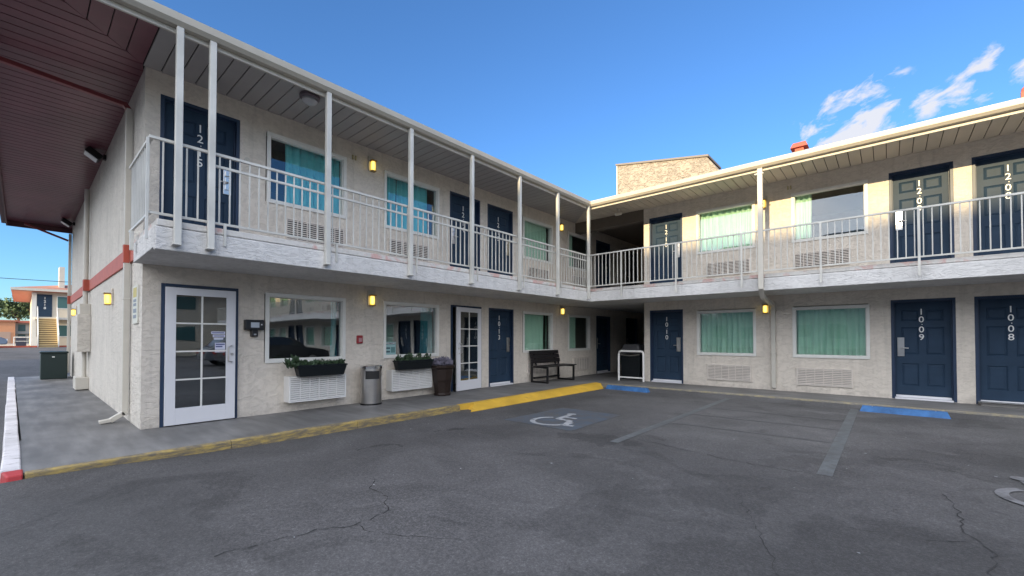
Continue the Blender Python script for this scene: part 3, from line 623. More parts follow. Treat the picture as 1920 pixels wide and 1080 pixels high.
def window(side, u0, u1, z0, z1, cur, seed=0):
    rz, pl = side; W = u1-u0; H = z1-z0; F = .062
    f = MB()
    for (a, b, c, d) in ((0, W, 0, F), (0, W, H-F, H), (0, F, F, H-F), (W-F, W, F, H-F)): f.box(a, b, -.028, .0, c, d)
    G_ = F*.55
    for (a, b, c, d) in ((G_, W-G_, G_, F+.012), (G_, W-G_, H-F-.012, H-G_), (G_, F+.012, F+.012, H-F-.012), (W-F-.012, W-G_, F+.012, H-F-.012)): f.box(a, b, .002, .10, c, d)
    w_ = f.build('window', M_WHITE, B, loc=pl(u0, z0), rz=rz, bevel=.004)
    g_ = MB().box(F, W-F, .050, .056, F, H-F); g_.build('glass', M_GLASSL if seed in (1, 2) else M_GLASS, w_)
    for j, (a, b, m_) in enumerate(cur):
        curtain(m_, 'curtain', w_, max(F, a*W), min(W-F, b*W), .03, H-.03, .19, seed*7+j)
    return w_
C, T = M_CURT, M_TEAL
# left wing, ground
window(SL, 1.592, 3.019, .86, 2.06, [(.86, 1, T)], 1)
window(SL, 3.85, 5.321, .86, 2.06, [(.76, 1, T)], 2)
window(SL, 8.395, 9.858, .86, 2.06, [(.0, .86, C), (.93, 1, C)], 3)
window(SL, 10.711, 12.103, .86, 2.06, [(.0, .52, C)], 4)
# left wing, upper
window(SL, 1.592, 3.019, 3.60, 4.81, [(.26, 1, T)], 5)
window(SL, 3.85, 5.321, 3.60, 4.81, [(.0, .30, T), (.31, .86, T)], 6)
window(SL, 8.395, 9.858, 3.60, 4.81, [(0, .95, C)], 7)
window(SL, 10.711, 12.103, 3.60, 4.81, [(0, .38, C)], 8)
for i, (a, b) in enumerate(right_w):
    window(SR, a-.012, b+.012, .82, 2.03, [(0, 1, C)], 20+i)
    window(SR, a-.012, b+.012, 3.59, 4.795, [(0, 1, C)] if i != 1 else [(0, .27, C)], 40+i)
blue_door(SL, 7.0, 8.0, 0, 2.087, '1013', 'right'); blue_door(SL, 12.55, 13.58, 0, 2.087, None, 'left'); blue_door(SL, 14.9, 15.9, 0, 2.087, None, 'left')
for (a, b), nm, hd in zip(left_d_u, ('1215', '1214', '1213', None, None), ('right', 'left', 'right', 'right', 'left')): blue_door(SL, a, b, *UD, nm, hd, Z2-.02)
for i, (a, b) in enumerate(right_d):
    blue_door(SR, a, b, 0, 2.10, ('1010', '1009', '1008')[i] if i < 3 else None, ('right', 'left', 'right')[i % 3], 0)
    blue_door(SR, a, b, *UD, ('1210', '1209', '1208')[i] if i < 3 else None, ('right', 'left', 'right')[i % 3], Z2-.02)
def glass_door(u0, u1, swing, name='door', hside='right', proud=.0):
    W = u1-u0; fr = .045; lw = W-2*fr; lh = 2.02
    hinge = R(90)-swing if hside == 'left' else R(90)+swing
    f = MB(); f.box(0, fr, -.03, .12, 0, 2.087); f.box(W-fr, W, -.03, .12, 0, 2.087); f.box(fr, W-fr, -.03, .12, 2.087-.045, 2.087)
    # leaf origin at its hinge; swings outward
    if hside == 'left': loc = (.02, u1-fr, .015); x0, x1 = -lw, 0
    else: loc = (.02, u0+fr, .015); x0, x1 = 0, lw
    rail_s, rail_t, rail_b = .125, .11, .24
    l = MB(); l.box(x0, x0+rail_s, -.045, 0, 0, lh); l.box(x1-rail_s, x1, -.045, 0, 0, lh); l.box(x0+rail_s, x1-rail_s, -.045, 0, 0, rail_b); l.box(x0+rail_s, x1-rail_s, -.045, 0, lh-rail_t, lh)
    d = l.build(name, M_ALU, B, loc=loc, rz=R(90)+(swing if hside == 'left' else -swing), bevel=.004)
    fo = f.build('door_frame', M_NAVYF, d, bevel=.004); fo.matrix_parent_inverse = d.matrix_basis.inverted(); fo.location = (0, u0, 0); fo.rotation_euler = (0, 0, R(90))
    a, b, c, e = x0+rail_s, x1-rail_s, rail_b, lh-rail_t
    MB().box(a, b, -.026, -.020, c, e).build('glass', M_GLASSL, d)
    m_ = MB(); m_.box((a+b)/2-.011, (a+b)/2+.011, -.036, -.014, c, e)
    for k_ in (1, 2, 3):
        z = c+(e-c)*k_/4; m_.box(a, (a+b)/2-.011, -.036, -.014, z-.011, z+.011); m_.box((a+b)/2+.011, b, -.036, -.014, z-.011, z+.011)
    m_.build('muntin', M_WHITE, d)
    hx = (x1-.06) if hside == 'right' else (x0+.06); s = -1 if hside == 'right' else 1
    h = MB(); h.tube([(hx, -.045, .90), (hx-.0, -.085, .90), (hx+s*.05, -.095, .91), (hx+s*.05, -.095, 1.13), (hx, -.085, 1.15), (hx, -.045, 1.15)], .011, 8)
    h.lathe([(.02, 0), (.02, .012)]); 
    for q in range(len(h.v)-56, len(h.v)): x_, y_, z_ = h.v[q]; h.v[q] = (hx+s*(-.01)+x_, -.046-z_, 1.02+y_)
    h.build('handle', M_STEEL, d, smooth=True)
    return d, (a, b, c, e)
dA, gA = glass_door(.208, 1.188, R(0), hside='right')
dB, gB = glass_door(5.689, 6.707, R(7), hside='left')
# stickers on the lobby door
M_STK = mat('sticker_white', (.62, .63, .75), .5); M_STKT = mat('sticker_ink', (.06, .07, .22), .5); M_STKR = mat('sticker_red', (.45, .08, .08), .5)
st = MB(); a, b, c, e = gA
for (x0, x1, z0, z1) in ((b-.20, b-.015, 1.335, 1.375), (b-.18, b-.015, 1.285, 1.325), (b-.165, b-.04, 1.25, 1.275), (b-.15, b-.012, 1.10, 1.20), (b-.15, b-.012, 1.05, 1.095)): st.box(x0, x1, -.0285, -.0265, z0, z1)
so = st.build('sticker', M_STK, dA)
st = MB(); 
for (x0, x1, z0, z1) in ((b-.19, b-.03, 1.348, 1.362), (b-.165, b-.03, 1.298, 1.312), (b-.14, b-.02, 1.165, 1.185), (b-.14, b-.05, 1.13, 1.15)): st.box(x0, x1, -.0300, -.0286, z0, z1)
st.build('sticker_ink', M_STKT, dA)
MB().box(b-.09, b-.02, -.0300, -.0286, 1.06, 1.085).build('sticker_ink', M_STKR, dA)
# chimney and roof vents (lifted through the roof)
mb = MB(); mb.hexa([(.13, 14.0, 5.6), (4.6, 14.0, 5.6), (4.6, 15.4, 5.6), (.13, 15.4, 5.6)], [(.13, 14.0, 7.95), (3.40, 14.0, 7.38), (3.40, 15.4, 7.38), (.13, 15.4, 7.95)])
ch = mb.build('chimney', M_CHIM, B)
mb = MB(); mb.hexa([(.05, 13.95, 7.955), (3.46, 13.95, 7.375), (3.46, 15.45, 7.375), (.05, 15.45, 7.955)], [(.05, 13.95, 8.02), (3.46, 13.95, 7.44), (3.46, 15.45, 7.44), (.05, 15.45, 8.02)]); mb.build('chimney_cap', mat('cap_grey', (.20, .18, .16), .8), ch); mb = MB(); mb.box(.09, .129, 13.96, 15.44, 5.6, 7.93); mb.build('chimney_trim', M_TRIM, ch)
mb = MB(); mb.box(6.24, 6.42, 11.42, 11.58, 5.3, 5.97); mb.hexa([(6.15, 11.35, 5.97), (6.51, 11.35, 5.97), (6.51, 11.65, 5.97), (6.15, 11.65, 5.97)], [(6.20, 11.42, 6.10), (6.46, 11.42, 6.10), (6.46, 11.58, 6.10), (6.20, 11.58, 6.10)])
mb.build('roof_vent', M_RED, B)
mb = MB(); mb.tube([(9.92+.16*math.cos(R(t)), 10.5, 5.62+.22*math.sin(R(t))) for t in range(0, 181, 20)], .022, 8); mb.bar((9.76, 10.5, 5.64), (9.76, 10.5, 5.25), .04); mb.bar((10.08, 10.5, 5.64), (10.08, 10.5, 5.25), .04); mb.build('roof_pipe', M_RED, B)
# ------------------------------------------------------------------ balcony railings
RX = 1.478; RY = YW-1.5*1.022
ZT, ZB, ZM = 3.655, 2.765, 3.50
rl = empty('balcony_railing', 'white metal railing with a second rail under the handrail, along the left wing balcony', 'railing', (RX, -.14, Z2))
ox, oy, oz = RX, -.14, Z2
def rb(parent, name, f): mb = MB(); f(mb); mb.v = [(a-ox, b-oy, c-oz) for a, b, c in mb.v]; return mb.build(name, M_POST, parent)
rx = 1.44
rb(rl, 'handrail', lambda m: (m.box(rx-.02, rx+.02, -.16, YW-1.55, ZT-.016, ZT+.016), m.box(.0, rx-.02, -.16, -.12, ZT-.016, ZT+.016)))
rb(rl, 'mid_rail', lambda m: m.box(rx-.016, rx+.016, .437, YW-1.57, ZM-.015, ZM+.015))
rb(rl, 'bottom_rail', lambda m: (m.box(rx-.014, rx+.014, -.154, YW-1.57, ZB-.014, ZB+.014), m.box(.0, rx-.014, -.154, -.126, ZB-.014, ZB+.014)))
y = -.03; nb = 0
while y < YW-1.62:
    rb(rl, 'baluster', lambda m: m.box(rx-.008, rx+.008, y-.008, y+.008, ZB+.014, ZT-.016)); y += .1155; nb += 1
x = .14
while x < 1.38: rb(rl, 'baluster', lambda m: m.box(x-.008, x+.008, -.148, -.132, ZB+.014, ZT-.016)); x += .1155
for y in (.60, 2.093, 3.60, 5.14, 6.65, 8.18): rb(rl, 'railing_post', lambda m: (m.box(1.477, 1.505, y-.014, y+.014, 2.47, ZB-.015), m.box(rx-.014, 1.505, y-.014, y+.014, ZB-.0149, ZB-.0142)))
rb(rl, 'railing_post', lambda m: (m.box(rx-.02, rx+.02, -.185, -.161, 2.45, ZT-.017),)); rb(rl, 'railing_post', lambda m: m.box(.21, .26, -.170, -.130, 2.48, ZB-.015))
rr = empty('balcony_railing', 'white metal railing with a single handrail, along the right wing balcony', 'railing', (1.44, YW-1.56, Z2))
ox, oy, oz = 1.44, YW-1.56, Z2
ry = YW-1.565
rb(rr, 'handrail', lambda m: m.box(1.465, 34, ry-.02, ry+.02, ZT-.016, ZT+.016)); rb(rr, 'bottom_rail', lambda m: m.box(1.465, 34, ry-.014, ry+.014, ZB-.014, ZB+.014))
x = 1.55; nb = 0
while nb < 92: rb(rr, 'baluster', lambda m: m.box(x-.008, x+.008, ry-.008, ry+.008, ZB+.014, ZT-.016)); x += .1165; nb += 1
mb = MB()
while x < 33.9: mb.box(x-.008-ox, x+.008-ox, ry-.008-oy, ry+.008-oy, ZB+.014-oz, ZT-.016-oz); x += .1165
tag(mb.build('baluster_row', M_POST, rr), kind='stuff')
for x in (2.495, 3.969, 5.449, 6.908, 8.363, 9.82, 11.3, 12.8): rb(rr, 'railing_post', lambda m: m.box(x-.018, x+.018, ry-.050, ry-.021, 2.42, ZT-.017))

# ------------------------------------------------------------------ things on the walls
OFF = {0: lambda d: Vector((0, -d, 0)), 1: lambda d: Vector((d, 0, 0))}
def put(side, u, z, out=0.0):
    rz, pl = side; v = Vector(pl(u, z)); return v+(Vector((0, -out, 0)) if rz == 0 else Vector((out, 0, 0)))
SS = (0.0, lambda u, z: (u, 0, z))
def wall_lamp(side, u, z, label, group='lit yellow wall lamps'):
    o = empty('wall_lamp', label, 'lamp', put(side, u, z), side[0], group)
    MB().box(-.075, .075, -.03, 0, -.11, .19).build('back_plate', M_STUCCO if side is SS else M_TRIM, o, bevel=.006)
    MB().box(-.06, .06, -.135, -.031, .078, .105).build('cap', M_BRASS, o, bevel=.008); MB().box(-.05, .05, -.125, -.031, -.125, -.105).build('base_cup', M_BRASS, o, bevel=.008)
    m = MB(); m.lathe([(.026, -.10), (.044, -.088), (.048, 0), (.044, .07), (.034, .075)], 0, -.075, 16); m.build('lens', M_LAMPON, o, smooth=True)
    return o
wall_lamp(SL, 3.56, 2.06, 'lit yellow wall lamp above the red alarm box, between the two lobby windows')
wall_lamp(SL, 3.56, 4.80, 'lit yellow wall lamp between the two teal-curtained upper windows')
wall_lamp(SL, 10.33, 2.15, 'lit yellow wall lamp above the right end of the black bench')
wall_lamp(SL, 10.28, 4.84, 'lit yellow wall lamp beside the balcony windows nearest the inner corner')
wall_lamp(SR, 5.62, 2.02, 'lit yellow wall lamp left of the downspout, between ground floor curtained windows')
wall_lamp(SR, 5.60, 4.66, 'lit yellow wall lamp half hidden behind the right wing downspout, upper floor')
wall_lamp(SS, -2.95, 2.02, 'lit yellow wall lamp nearest the corner on the side wall below the red band')
wall_lamp(SS, -10.9, 2.08, 'lit yellow wall lamp farthest along the side wall below the red band')
def ac_unit(side, u, z, w_, h, depth, label, m, nslat, group, diag=False):
    o = empty('air_conditioner', label, 'air conditioner', put(side, u, z), side[0], group)
    f = MB(); t = .022; d = depth
    f.box(0, w_, -d, 0, 0, t); f.box(0, w_, -d, 0, h-t, h); f.box(0, t, -d, 0, t, h-t); f.box(w_-t, w_, -d, 0, t, h-t); f.build('housing', m, o, bevel=.005)
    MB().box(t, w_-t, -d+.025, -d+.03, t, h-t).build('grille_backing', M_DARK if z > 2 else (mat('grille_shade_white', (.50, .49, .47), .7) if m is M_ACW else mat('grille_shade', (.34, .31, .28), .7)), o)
    s = MB(); 
    for k_ in range(nslat):
        zz = t+(h-2*t)*(k_+.5)/nslat; pz = (h-2*t)/nslat
        s.hexa([(t, -d-.004, zz-pz*.30), (w_-t, -d-.004, zz-pz*.30), (w_-t, -d+.02, zz-pz*.05), (t, -d+.02, zz-pz*.05)], [(t, -d-.004, zz+pz*.12), (w_-t, -d-.004, zz+pz*.12), (w_-t, -d+.02, zz+pz*.37), (t, -d+.02, zz+pz*.37)])
    for k_ in range(1, 6): s.box(t+(w_-2*t)*k_/6-.006, t+(w_-2*t)*k_/6+.006, -d-.001, -d+.022, t, h-t)
    s.build('louver', m, o); return o
gA_ = 'air conditioner grilles set in the walls'
ac_unit(SL, 1.90, .18, 1.02, .44, .25, 'white louvered air conditioner box jutting out under the long trough planter, nearer the glass door', M_ACW, 11, 'boxed lobby air conditioners')
ac_unit(SL, 3.93, .18, 1.05, .44, .21, 'white louvered air conditioner box under the planter, between steel bin and tall brown urn', M_ACW, 11, 'boxed lobby air conditioners')
ac_unit(SL, 1.91, 3.02, 1.07, .38, .03, 'cream air conditioner grille under the largest upper window by door 1215', M_AC, 9, gA_)
ac_unit(SL, 3.96, 3.02, 1.07, .38, .03, 'cream air conditioner grille under the upper window left of door 1214', M_AC, 9, gA_)
ac_unit(SL, 8.6, 3.02, 1.07, .38, .03, 'cream air conditioner grille under the upper window right of door 1213', M_AC, 9, gA_)
ac_unit(SL, 10.95, 3.02, 1.07, .38, .03, 'cream air conditioner grille on the balcony level nearest the inner corner of the left wing', M_AC, 9, gA_)
ac_unit(SL, 8.6, .20, 1.07, .40, .03, 'cream air conditioner grille low behind the black bench', M_AC, 9, gA_)
ac_unit(SL, 11.0, .20, .98, .41, .06, 'cream air conditioner grille right of the bench beside the dark breezeway', M_AC, 9, gA_)
for i, (a, b) in enumerate(right_w):
    nm = ('by door 1010', 'by door 1009')[i] if i < 2 else None
    if nm is None and i > 5: continue
    ac_unit(SR, a+.26 if i == 0 else a+.06, .17, 1.06, .41, .035, f'cream ground floor air conditioner grille under the green curtained window {nm}' if nm else 'cream ground floor air conditioner grille past door 1008', M_AC, 9, gA_)
    ac_unit(SR, a+.26 if i == 0 else a+.04, 2.95, 1.06, .38, .035, (f'cream balcony air conditioner grille under the fully curtained window right of door 1210', 'cream balcony air conditioner grille under the half open curtain window left of door 1209')[i] if i < 2 else 'cream balcony air conditioner grille past door 1208', M_AC, 9, gA_)
# flood lights
for x, lab in ((-4.3, 'black floodlight on the side wall nearer the street corner, under the maroon eave'), (-12.2, 'black floodlight at the far end of the side wall under the maroon eave')):
    o = empty('floodlight', lab, 'floodlight', (x, 0, 5.04), 0, 'black floodlights under the maroon eave')
    MB().box(-.05, .05, -.05, 0, -.05, .05).build('bracket', M_BLACK, o, bevel=.006)
    rot = Euler((R(-35), 0, 0)); MB().box(-.14, .14, -.33, -.07, -.05, .08, rot, (0, -.2, 0)).build('housing', M_BLACK, o, bevel=.02)
    MB().box(-.12, .12, -.31, -.09, -.062, -.051, rot, (0, -.2, 0)).build('lens', mat('flood_lens', (.7, .72, .74), .2), o)
# soffit light, camera
o = empty('soffit_light', 'round bulkhead light with clear lens on the soffit between the second and third posts', 'light', (1.02, 1.87, ZS))
m = MB(); m.lathe([(.15, 0), (.15, -.05), (.13, -.06)], n=28); m.build('base', mat('purple_grey_base', (.13, .10, .12), .5), o, smooth=True)
m = MB(); m.lathe([(.115, -.05), (.12, -.10), (.07, -.14), (.01, -.145)], n=24); m.build('lens', mat('frosted_lens', (.42, .42, .44), .15, coat=.6), o, smooth=True)
o = empty('security_camera', 'small beige security camera under the eave at the inner corner', 'camera', (1.90, 10.60, ZS), R(-30))
m = MB(); m.lathe([(.05, 0), (.05, -.05), (.03, -.06), (.025, -.12)], n=16); m.build('mount', M_TRIM, o, smooth=True)
m = MB(); m.tube([(0, .08, -.14), (0, -.10, -.19)], .05, 14); m.build('camera_body', M_TRIM, o, smooth=True); MB().tube([(0, -.10, -.19), (0, -.115, -.194)], .035, 12).build('lens', mat('camera_lens', (.7, .7, .7), .1), o)
# alarm, entry box, small fittings, signs
o = empty('alarm_strobe', 'small red fire alarm box on the lobby wall', 'fire alarm', put(SL, 3.31, 1.26), R(90))
MB().box(-.06, .06, -.05, 0, -.08, .08).build('housing', mat('alarm_red', (.30, .02, .03), .35), o, bevel=.012); MB().box(-.035, .035, -.062, -.051, -.05, .03).build('strobe_lens', mat('strobe_lens', (.45, .25, .27), .2), o, bevel=.006)
o = empty('night_intercom', 'black intercom box with a small screen beside the lobby glass door', 'intercom', put(SL, 1.41, 1.50), R(90))
MB().box(-.14, .14, -.10, 0, -.08, .09).build('housing', M_BLACK, o, bevel=.012); MB().box(-.045, .05, -.10, 0, -.19, -.081).build('handset_bracket', M_BLACK, o, bevel=.01)
MB().box(-.06, .065, -.104, -.101, -.04, .045).build('screen', mat('intercom_screen', (.42, .46, .52), .3), o); MB().box(.09, .11, -.104, -.101, 0, .02).build('button', M_NUM, o); MB().box(-.015, .02, -.103, -.101, -.165, -.14).build('button', M_STEEL, o)
for u, z, lab in ((1.30, 4.22, 'small round bell plate on the balcony wall right of door 1215'), ):
    o = empty('round_plate', lab, 'wall plate', put(SL, u, z), R(90)); m = MB(); m.tube([(0, 0, 0), (0, -.02, 0)], .045, 16); m.tube([(0, -.02, 0), (0, -.03, 0)], .02, 12); m.build('plate', M_TRIM, o)
for side, u, z, lab in ((SL, 3.18, 4.86, 'pair of small yellowed clips high on the left wing balcony wall'), (SR, 5.75+.4, 4.95, 'pair of small yellowed clips high on the right wing balcony wall')):
    o = empty('wall_clips', lab, 'wall clip', put(side, u, z), side[0]); m = MB(); m.box(-.045, -.015, -.03, 0, -.045, .045); m.box(.015, .045, -.03, 0, -.045, .045); m.build('clip', mat('yellowed_plastic', (.42, .36, .20), .5), o, bevel=.006)
for u, lab in ((8.6-.2, 'x'),): pass
o = empty('wall_sign', 'narrow white vertical sign with yellow top on the side wall by the corner', 'sign', (-.42, 0, 1.50))
MB().box(-.19, .19, -.022, 0, 0, .56).build('sign_board', mat('sign_white', (.60, .59, .52), .5), o, bevel=.004)
m = MB()
for a, b in ((.32, .36), (.26, .30), (.16, .22), (.08, .13)): m.box(-.12, .12, -.0245, -.0225, a, b)
m.build('sign_text_rows', mat('sign_grey', (.20, .22, .26), .5), o); MB().box(-.14, .14, -.0245, -.0225, .39, .53).build('sign_yellow_panel', mat('sign_yellow', (.50, .40, .10), .5), o)
o = empty('window_notice', 'white and teal notice in the lower corner of the lobby window by the steel bin', 'notice', put(SL, 3.92, .935, -.045), R(90))
MB().box(0, .27, -.001, .002, 0, .27).build('notice_sheet', mat('notice_teal', (.30, .48, .48), .6), o)
m = MB(); m.box(.012, .258, -.003, -.0015, .215, .258); m.box(.02, .13, -.003, -.0015, .12, .155); m.box(.02, .13, -.003, -.0015, .045, .08); m.build('notice_panel', mat('notice_dark', (.05, .10, .12), .6), o)
join_text([('WELCOME', .05, .135, -.0045, .237)], 'notice_text', M_NUM, o); MB().box(.15, .25, -.003, -.0015, .04, .16).build('notice_picture', mat('notice_pic', (.10, .22, .22), .6), o)
# electrical box on the side wall
o = empty('electrical_box', 'tall beige electrical meter box with conduit on the side wall', 'meter box', (-7.1, 0, 0))
MB().box(-.38, .38, -.24, 0, .95, 1.86).build('housing', M_STUCCO_SIDE, o, bevel=.012); MB().box(-.30, .30, -.20, 0, 1.861, 2.12).build('upper_box', M_TRIM, o, bevel=.01)
MB().tube([(0, -.08, 5.0), (0, -.08, 2.12)], .05, 10).build('conduit', M_TRIM, o, smooth=True); MB().tube([(-.1, -.08, .95), (-.1, -.08, .3)], .045, 10).build('conduit', M_TRIM, o, smooth=True)
MB().tube([(-.62, -.06, 1.95), (-.62, -.06, .5), (-.45, -.08, .3)], .022, 8).build('conduit', M_TRIM, o, smooth=True); MB().box(-.60, .10, -.24, 0, 0.02, .32).build('junction_box', M_TRIM, o, bevel=.01); MB().box(-.12, .12, -.13, -.001, 2.46, 2.735).build('red_band_cover', M_RED, o)
MB().tube([(-.62, -.10, 1.40), (-.62, -.16, 1.40)], .05, 10).build('valve', M_BLACK, o)

# ------------------------------------------------------------------ planters, bin, bench
def leaves(mb, cx, cy, cz, rx, ry, rz, n, s, seed, up=.6):
    rnd = random.Random(seed)
    for _ in range(n):
        a, b = rnd.uniform(0, 6.283), rnd.uniform(0, 1)**.5; x, y, z = cx+rx*b*math.cos(a), cy+ry*b*math.sin(a), cz+rz*rnd.uniform(0, 1)*(1-.4*b)
        d = Vector((rnd.uniform(-1, 1), rnd.uniform(-1, 1), rnd.uniform(-.2, 1)+up)).normalized(); q = d.cross(Vector((rnd.uniform(-1, 1), rnd.uniform(-1, 1), rnd.uniform(-1, 1)))).normalized()
        L_ = s*rnd.uniform(.6, 1.5); W = L_*.28; p = Vector((x, y, z)); mb.quad(p, p+d*L_*.5+q*W, p+d*L_, p+d*L_*.5-q*W)
def trough(u0, u1, z, out, label, seed):
    o = empty('planter_trough', label, 'planter', put(SL, u0, z, out), R(90), 'black planter troughs')
    W = u1-u0; d = .19; t = .03
    m = MB(); m.hexa([(.04, -d+.03, 0), (W-.04, -d+.03, 0), (W-.04, -.02, 0), (.04, -.02, 0)], [(0, -d, .17), (W, -d, .17), (W, 0, .17), (0, 0, .17)]); m.box(-.01, W+.01, -d-.01, .01, .171, .20)
    m.build('trough', M_PLAST, o, bevel=.008); 
    l = MB()
    leaves(l, W/2, -d/2, .18, W*.50, d*.55, .06, 330, .055, seed); rnd = random.Random(seed)
    for _ in range(9): x = rnd.uniform(.03, W-.03); leaves(l, x, -d/2+rnd.uniform(-.06, .06), .19, .06, .05, rnd.uniform(.04, .10)+(.05 if seed == 2 else 0), 40, .05, rnd.randint(0, 999), 1.0)
    if seed == 1: leaves(l, -.04, -d/2, .14, .09, .07, .16, 90, .10, 44)
    l.build('foliage', M_LEAF, o)
    l = MB(); leaves(l, W*.62, -d*.6, .24, W*.3, d*.4, .06, 26, .028, seed+5); l.build('flowers', M_FLOWER, o)
trough(1.97, 2.84, .622, .235, 'longer black trough planter with low greenery on the air conditioner box nearest the lobby door', 1)
trough(3.96, 4.86, .622, .205, 'black trough planter with taller greenery on the air conditioner box beside the brown urn', 2)
o = empty('trash_can', 'brushed steel cylindrical trash can with side opening by the lobby wall', 'trash can', (.31, 3.40, 0))
m = MB(); m.lathe([(.195, 0), (.198, .02), (.198, .60), (.198, .70)], n=40); m.build('body', M_STEEL, o, smooth=True)
m = MB(); m.lathe([(.204, .70), (.204, .745), (.18, .758), (.15, .75)], n=40); m.build('lid', mat('polished_rim', (.7, .7, .7), .15, 1.0), o, smooth=True)
m = MB(); n = 12
for i in range(n):
    a0, a1 = R(-62+i*80/n), R(-62+(i+1)*80/n); m.quad(*[(.2015*math.cos(a), .2015*math.sin(a), z) for a, z in ((a0, .50), (a1, .50), (a1, .655), (a0, .655))])
m.build('opening', M_DARK, o)
m = MB(); m.lathe([(.201, 0), (.201, .03)], n=40); m.build('base_ring', M_BLACK, o, smooth=True)
o = empty('tall_planter', 'tall dark brown square-shouldered urn planter with lavender between window and open glass door', 'planter', (.33, 5.17, 0))
m = MB(); pr = [(.17, 0), (.18, .03), (.165, .06), (.19, .30), (.20, .33), (.205, .36), (.225, .60), (.26, .62), (.265, .67), (.23, .68)]
m.lathe([(r*1.12, z) for r, z in pr], n=8); m.build('urn', M_BROWN, o, bevel=.006)
l = MB(); leaves(l, 0, 0, .66, .24, .24, .08, 260, .10, 9, .8); leaves(l, 0, 0, .70, .20, .20, .14, 240, .06, 10, 1.2); l.build('foliage', M_LAV, o)
# bench
o = empty('bench', 'black metal frame bench with dark slatted seat and back against the wall', 'bench', (.10, 8.60, 0))
def leg_frame(y):
    m = MB(); t = .05
    m.box(.0, .05, y-t/2, y+t/2, .0, .60); m.box(.56, .61, y-t/2, y+t/2, 0, .42); m.box(.05, .56, y-t/2, y+t/2, 0, .05); m.box(.05, .61, y-t/2, y+t/2, .421, .46); return m
for y in (.07, 1.40): leg_frame(y).build('leg_frame', M_BLACK, o, bevel=.004)
m = MB(); m.box(.05, .10, .10, 1.37, .10, .15); m.build('stretcher', M_BLACK, o)
m = MB()
for k_ in range(4): m.box(.13+k_*.135, .13+k_*.135+.12, .0, 1.47, .462, .492)
m.build('seat', M_BENCH, o, bevel=.004)
m = MB(); rot = Euler((0, R(-14), 0))
for k_ in range(3): m.box(.055, .08, .02, 1.45, .56+k_*.125, .56+k_*.125+.115, rot, (.07, .7, .5))
m.build('backrest', M_BENCH, o, bevel=.004)
for y in (.25, 1.22): MB().box(.025, .05, y-.025, y+.025, .47, .90, rot, (.07, .7, .5)).build('back_support', M_BLACK, o)
# breezeway: white barrier, dark bin
o = empty('barrier_rail', 'white tubular hoop barrier standing before the dark breezeway', 'barrier', (1.72, 10.92, 0))
def hoop(m, w_, h, r, rc):
    pts = [(0, 0, 0), (0, 0, h-rc)]+[(rc-rc*math.cos(R(t)), 0, h-rc+rc*math.sin(R(t))) for t in (30, 60, 90)]+[(w_-rc+rc*math.sin(R(t)), 0, h-rc+rc*math.cos(R(t))) for t in (0, 30, 60, 90)]+[(w_, 0, 0)]
    m.tube(pts, r, 12)
m = MB(); hoop(m, .79, .89, .030, .08); m.build('hoop', mat('barrier_white', (.80, .79, .76), .4), o, smooth=True); MB().tube([(0, 0, .10), (.79, 0, .10)], .024, 10).build('lower_bar', MATS['barrier_white'], o, smooth=True)
o = empty('trash_bin', 'dark square trash bin with domed lid behind the white barrier', 'trash can', (1.90, 11.60, 0))
m = MB(); m.hexa([(-.30, -.28, 0), (.30, -.28, 0), (.30, .28, 0), (-.30, .28, 0)], [(-.33, -.31, .78), (.33, -.31, .78), (.33, .31, .78), (-.33, .31, .78)]); m.build('body', M_PLAST, o, bevel=.03)
m = MB(); m.hexa([(-.35, -.33, .80), (.35, -.33, .80), (.35, .33, .80), (-.35, .33, .80)], [(-.25, -.24, 1.10), (.25, -.24, 1.10), (.25, .24, 1.10), (-.25, .24, 1.10)]); m.build('lid', mat('bin_lid', (.05, .05, .055), .3), o, bevel=.05)
m = MB(); m.tube([(-.33+.66*i/10, -.335-.0*i, .78-.035*math.sin(math.pi*i/10)) for i in range(11)], .022, 8); m.build('rim_band', M_STEEL, o, smooth=True)
# wheel stops
def stop(x0, x1, y, rz, label):
    o = empty('wheel_stop', label, 'wheel stop', ((x0+x1)/2, y, -.10), rz, 'blue wheel stops'); L_ = x1-x0; h = L_/2
    m = MB(); n = 10
    for i in range(n):
        a, b = -h+L_*i/n, -h+L_*(i+1)/n; ea = .04 if i == 0 else 0; eb = .04 if i == n-1 else 0
        m.hexa([(a, -.085, 0), (b, -.085, 0), (b, .085, 0), (a, .085, 0)], [(a+ea, -.05, .105), (b-eb, -.05, .105), (b-eb, .05, .105), (a+ea, .05, .105)])
    m.build('block', M_BLUEP, o)
    m = MB(); [m.lathe([(.012, .10), (.012, .109)], x_, 0, 8) for x_ in (-h*.7, h*.7)]; m.build('anchor_pin', M_STEEL, o); return o
stop(2.10, 3.32, 9.46, R(-3), 'blue concrete wheel stop at the end of the yellow kerb ramp')
stop(7.50, 8.72, 9.47, 0, 'blue concrete wheel stop in front of door 1009')
# step at door 1008
tag(MB().box(9.25, 10.35, YW-.52, YW-.02, -.003, .0).build('x', M_CONC), 'x', 'x') if False else None
o = empty('door_ramp', 'low dark step plate in front of door 1008', 'step', (9.22, YW-.30, 0)); m = MB(); m.hexa([(0, 0, -.01), (1.3, 0, -.01), (1.3, .28, -.01), (0, .28, -.01)], [(.03, .02, .03), (1.3, .02, .03), (1.3, .28, .05), (.0, .28, .05)]); m.build('plate', mat('ramp_metal', (.08, .075, .07), .5, vary=.2), o); MB().box(.0, 1.3, .17, .281, .052, .066).build('nosing', M_STEEL, o)
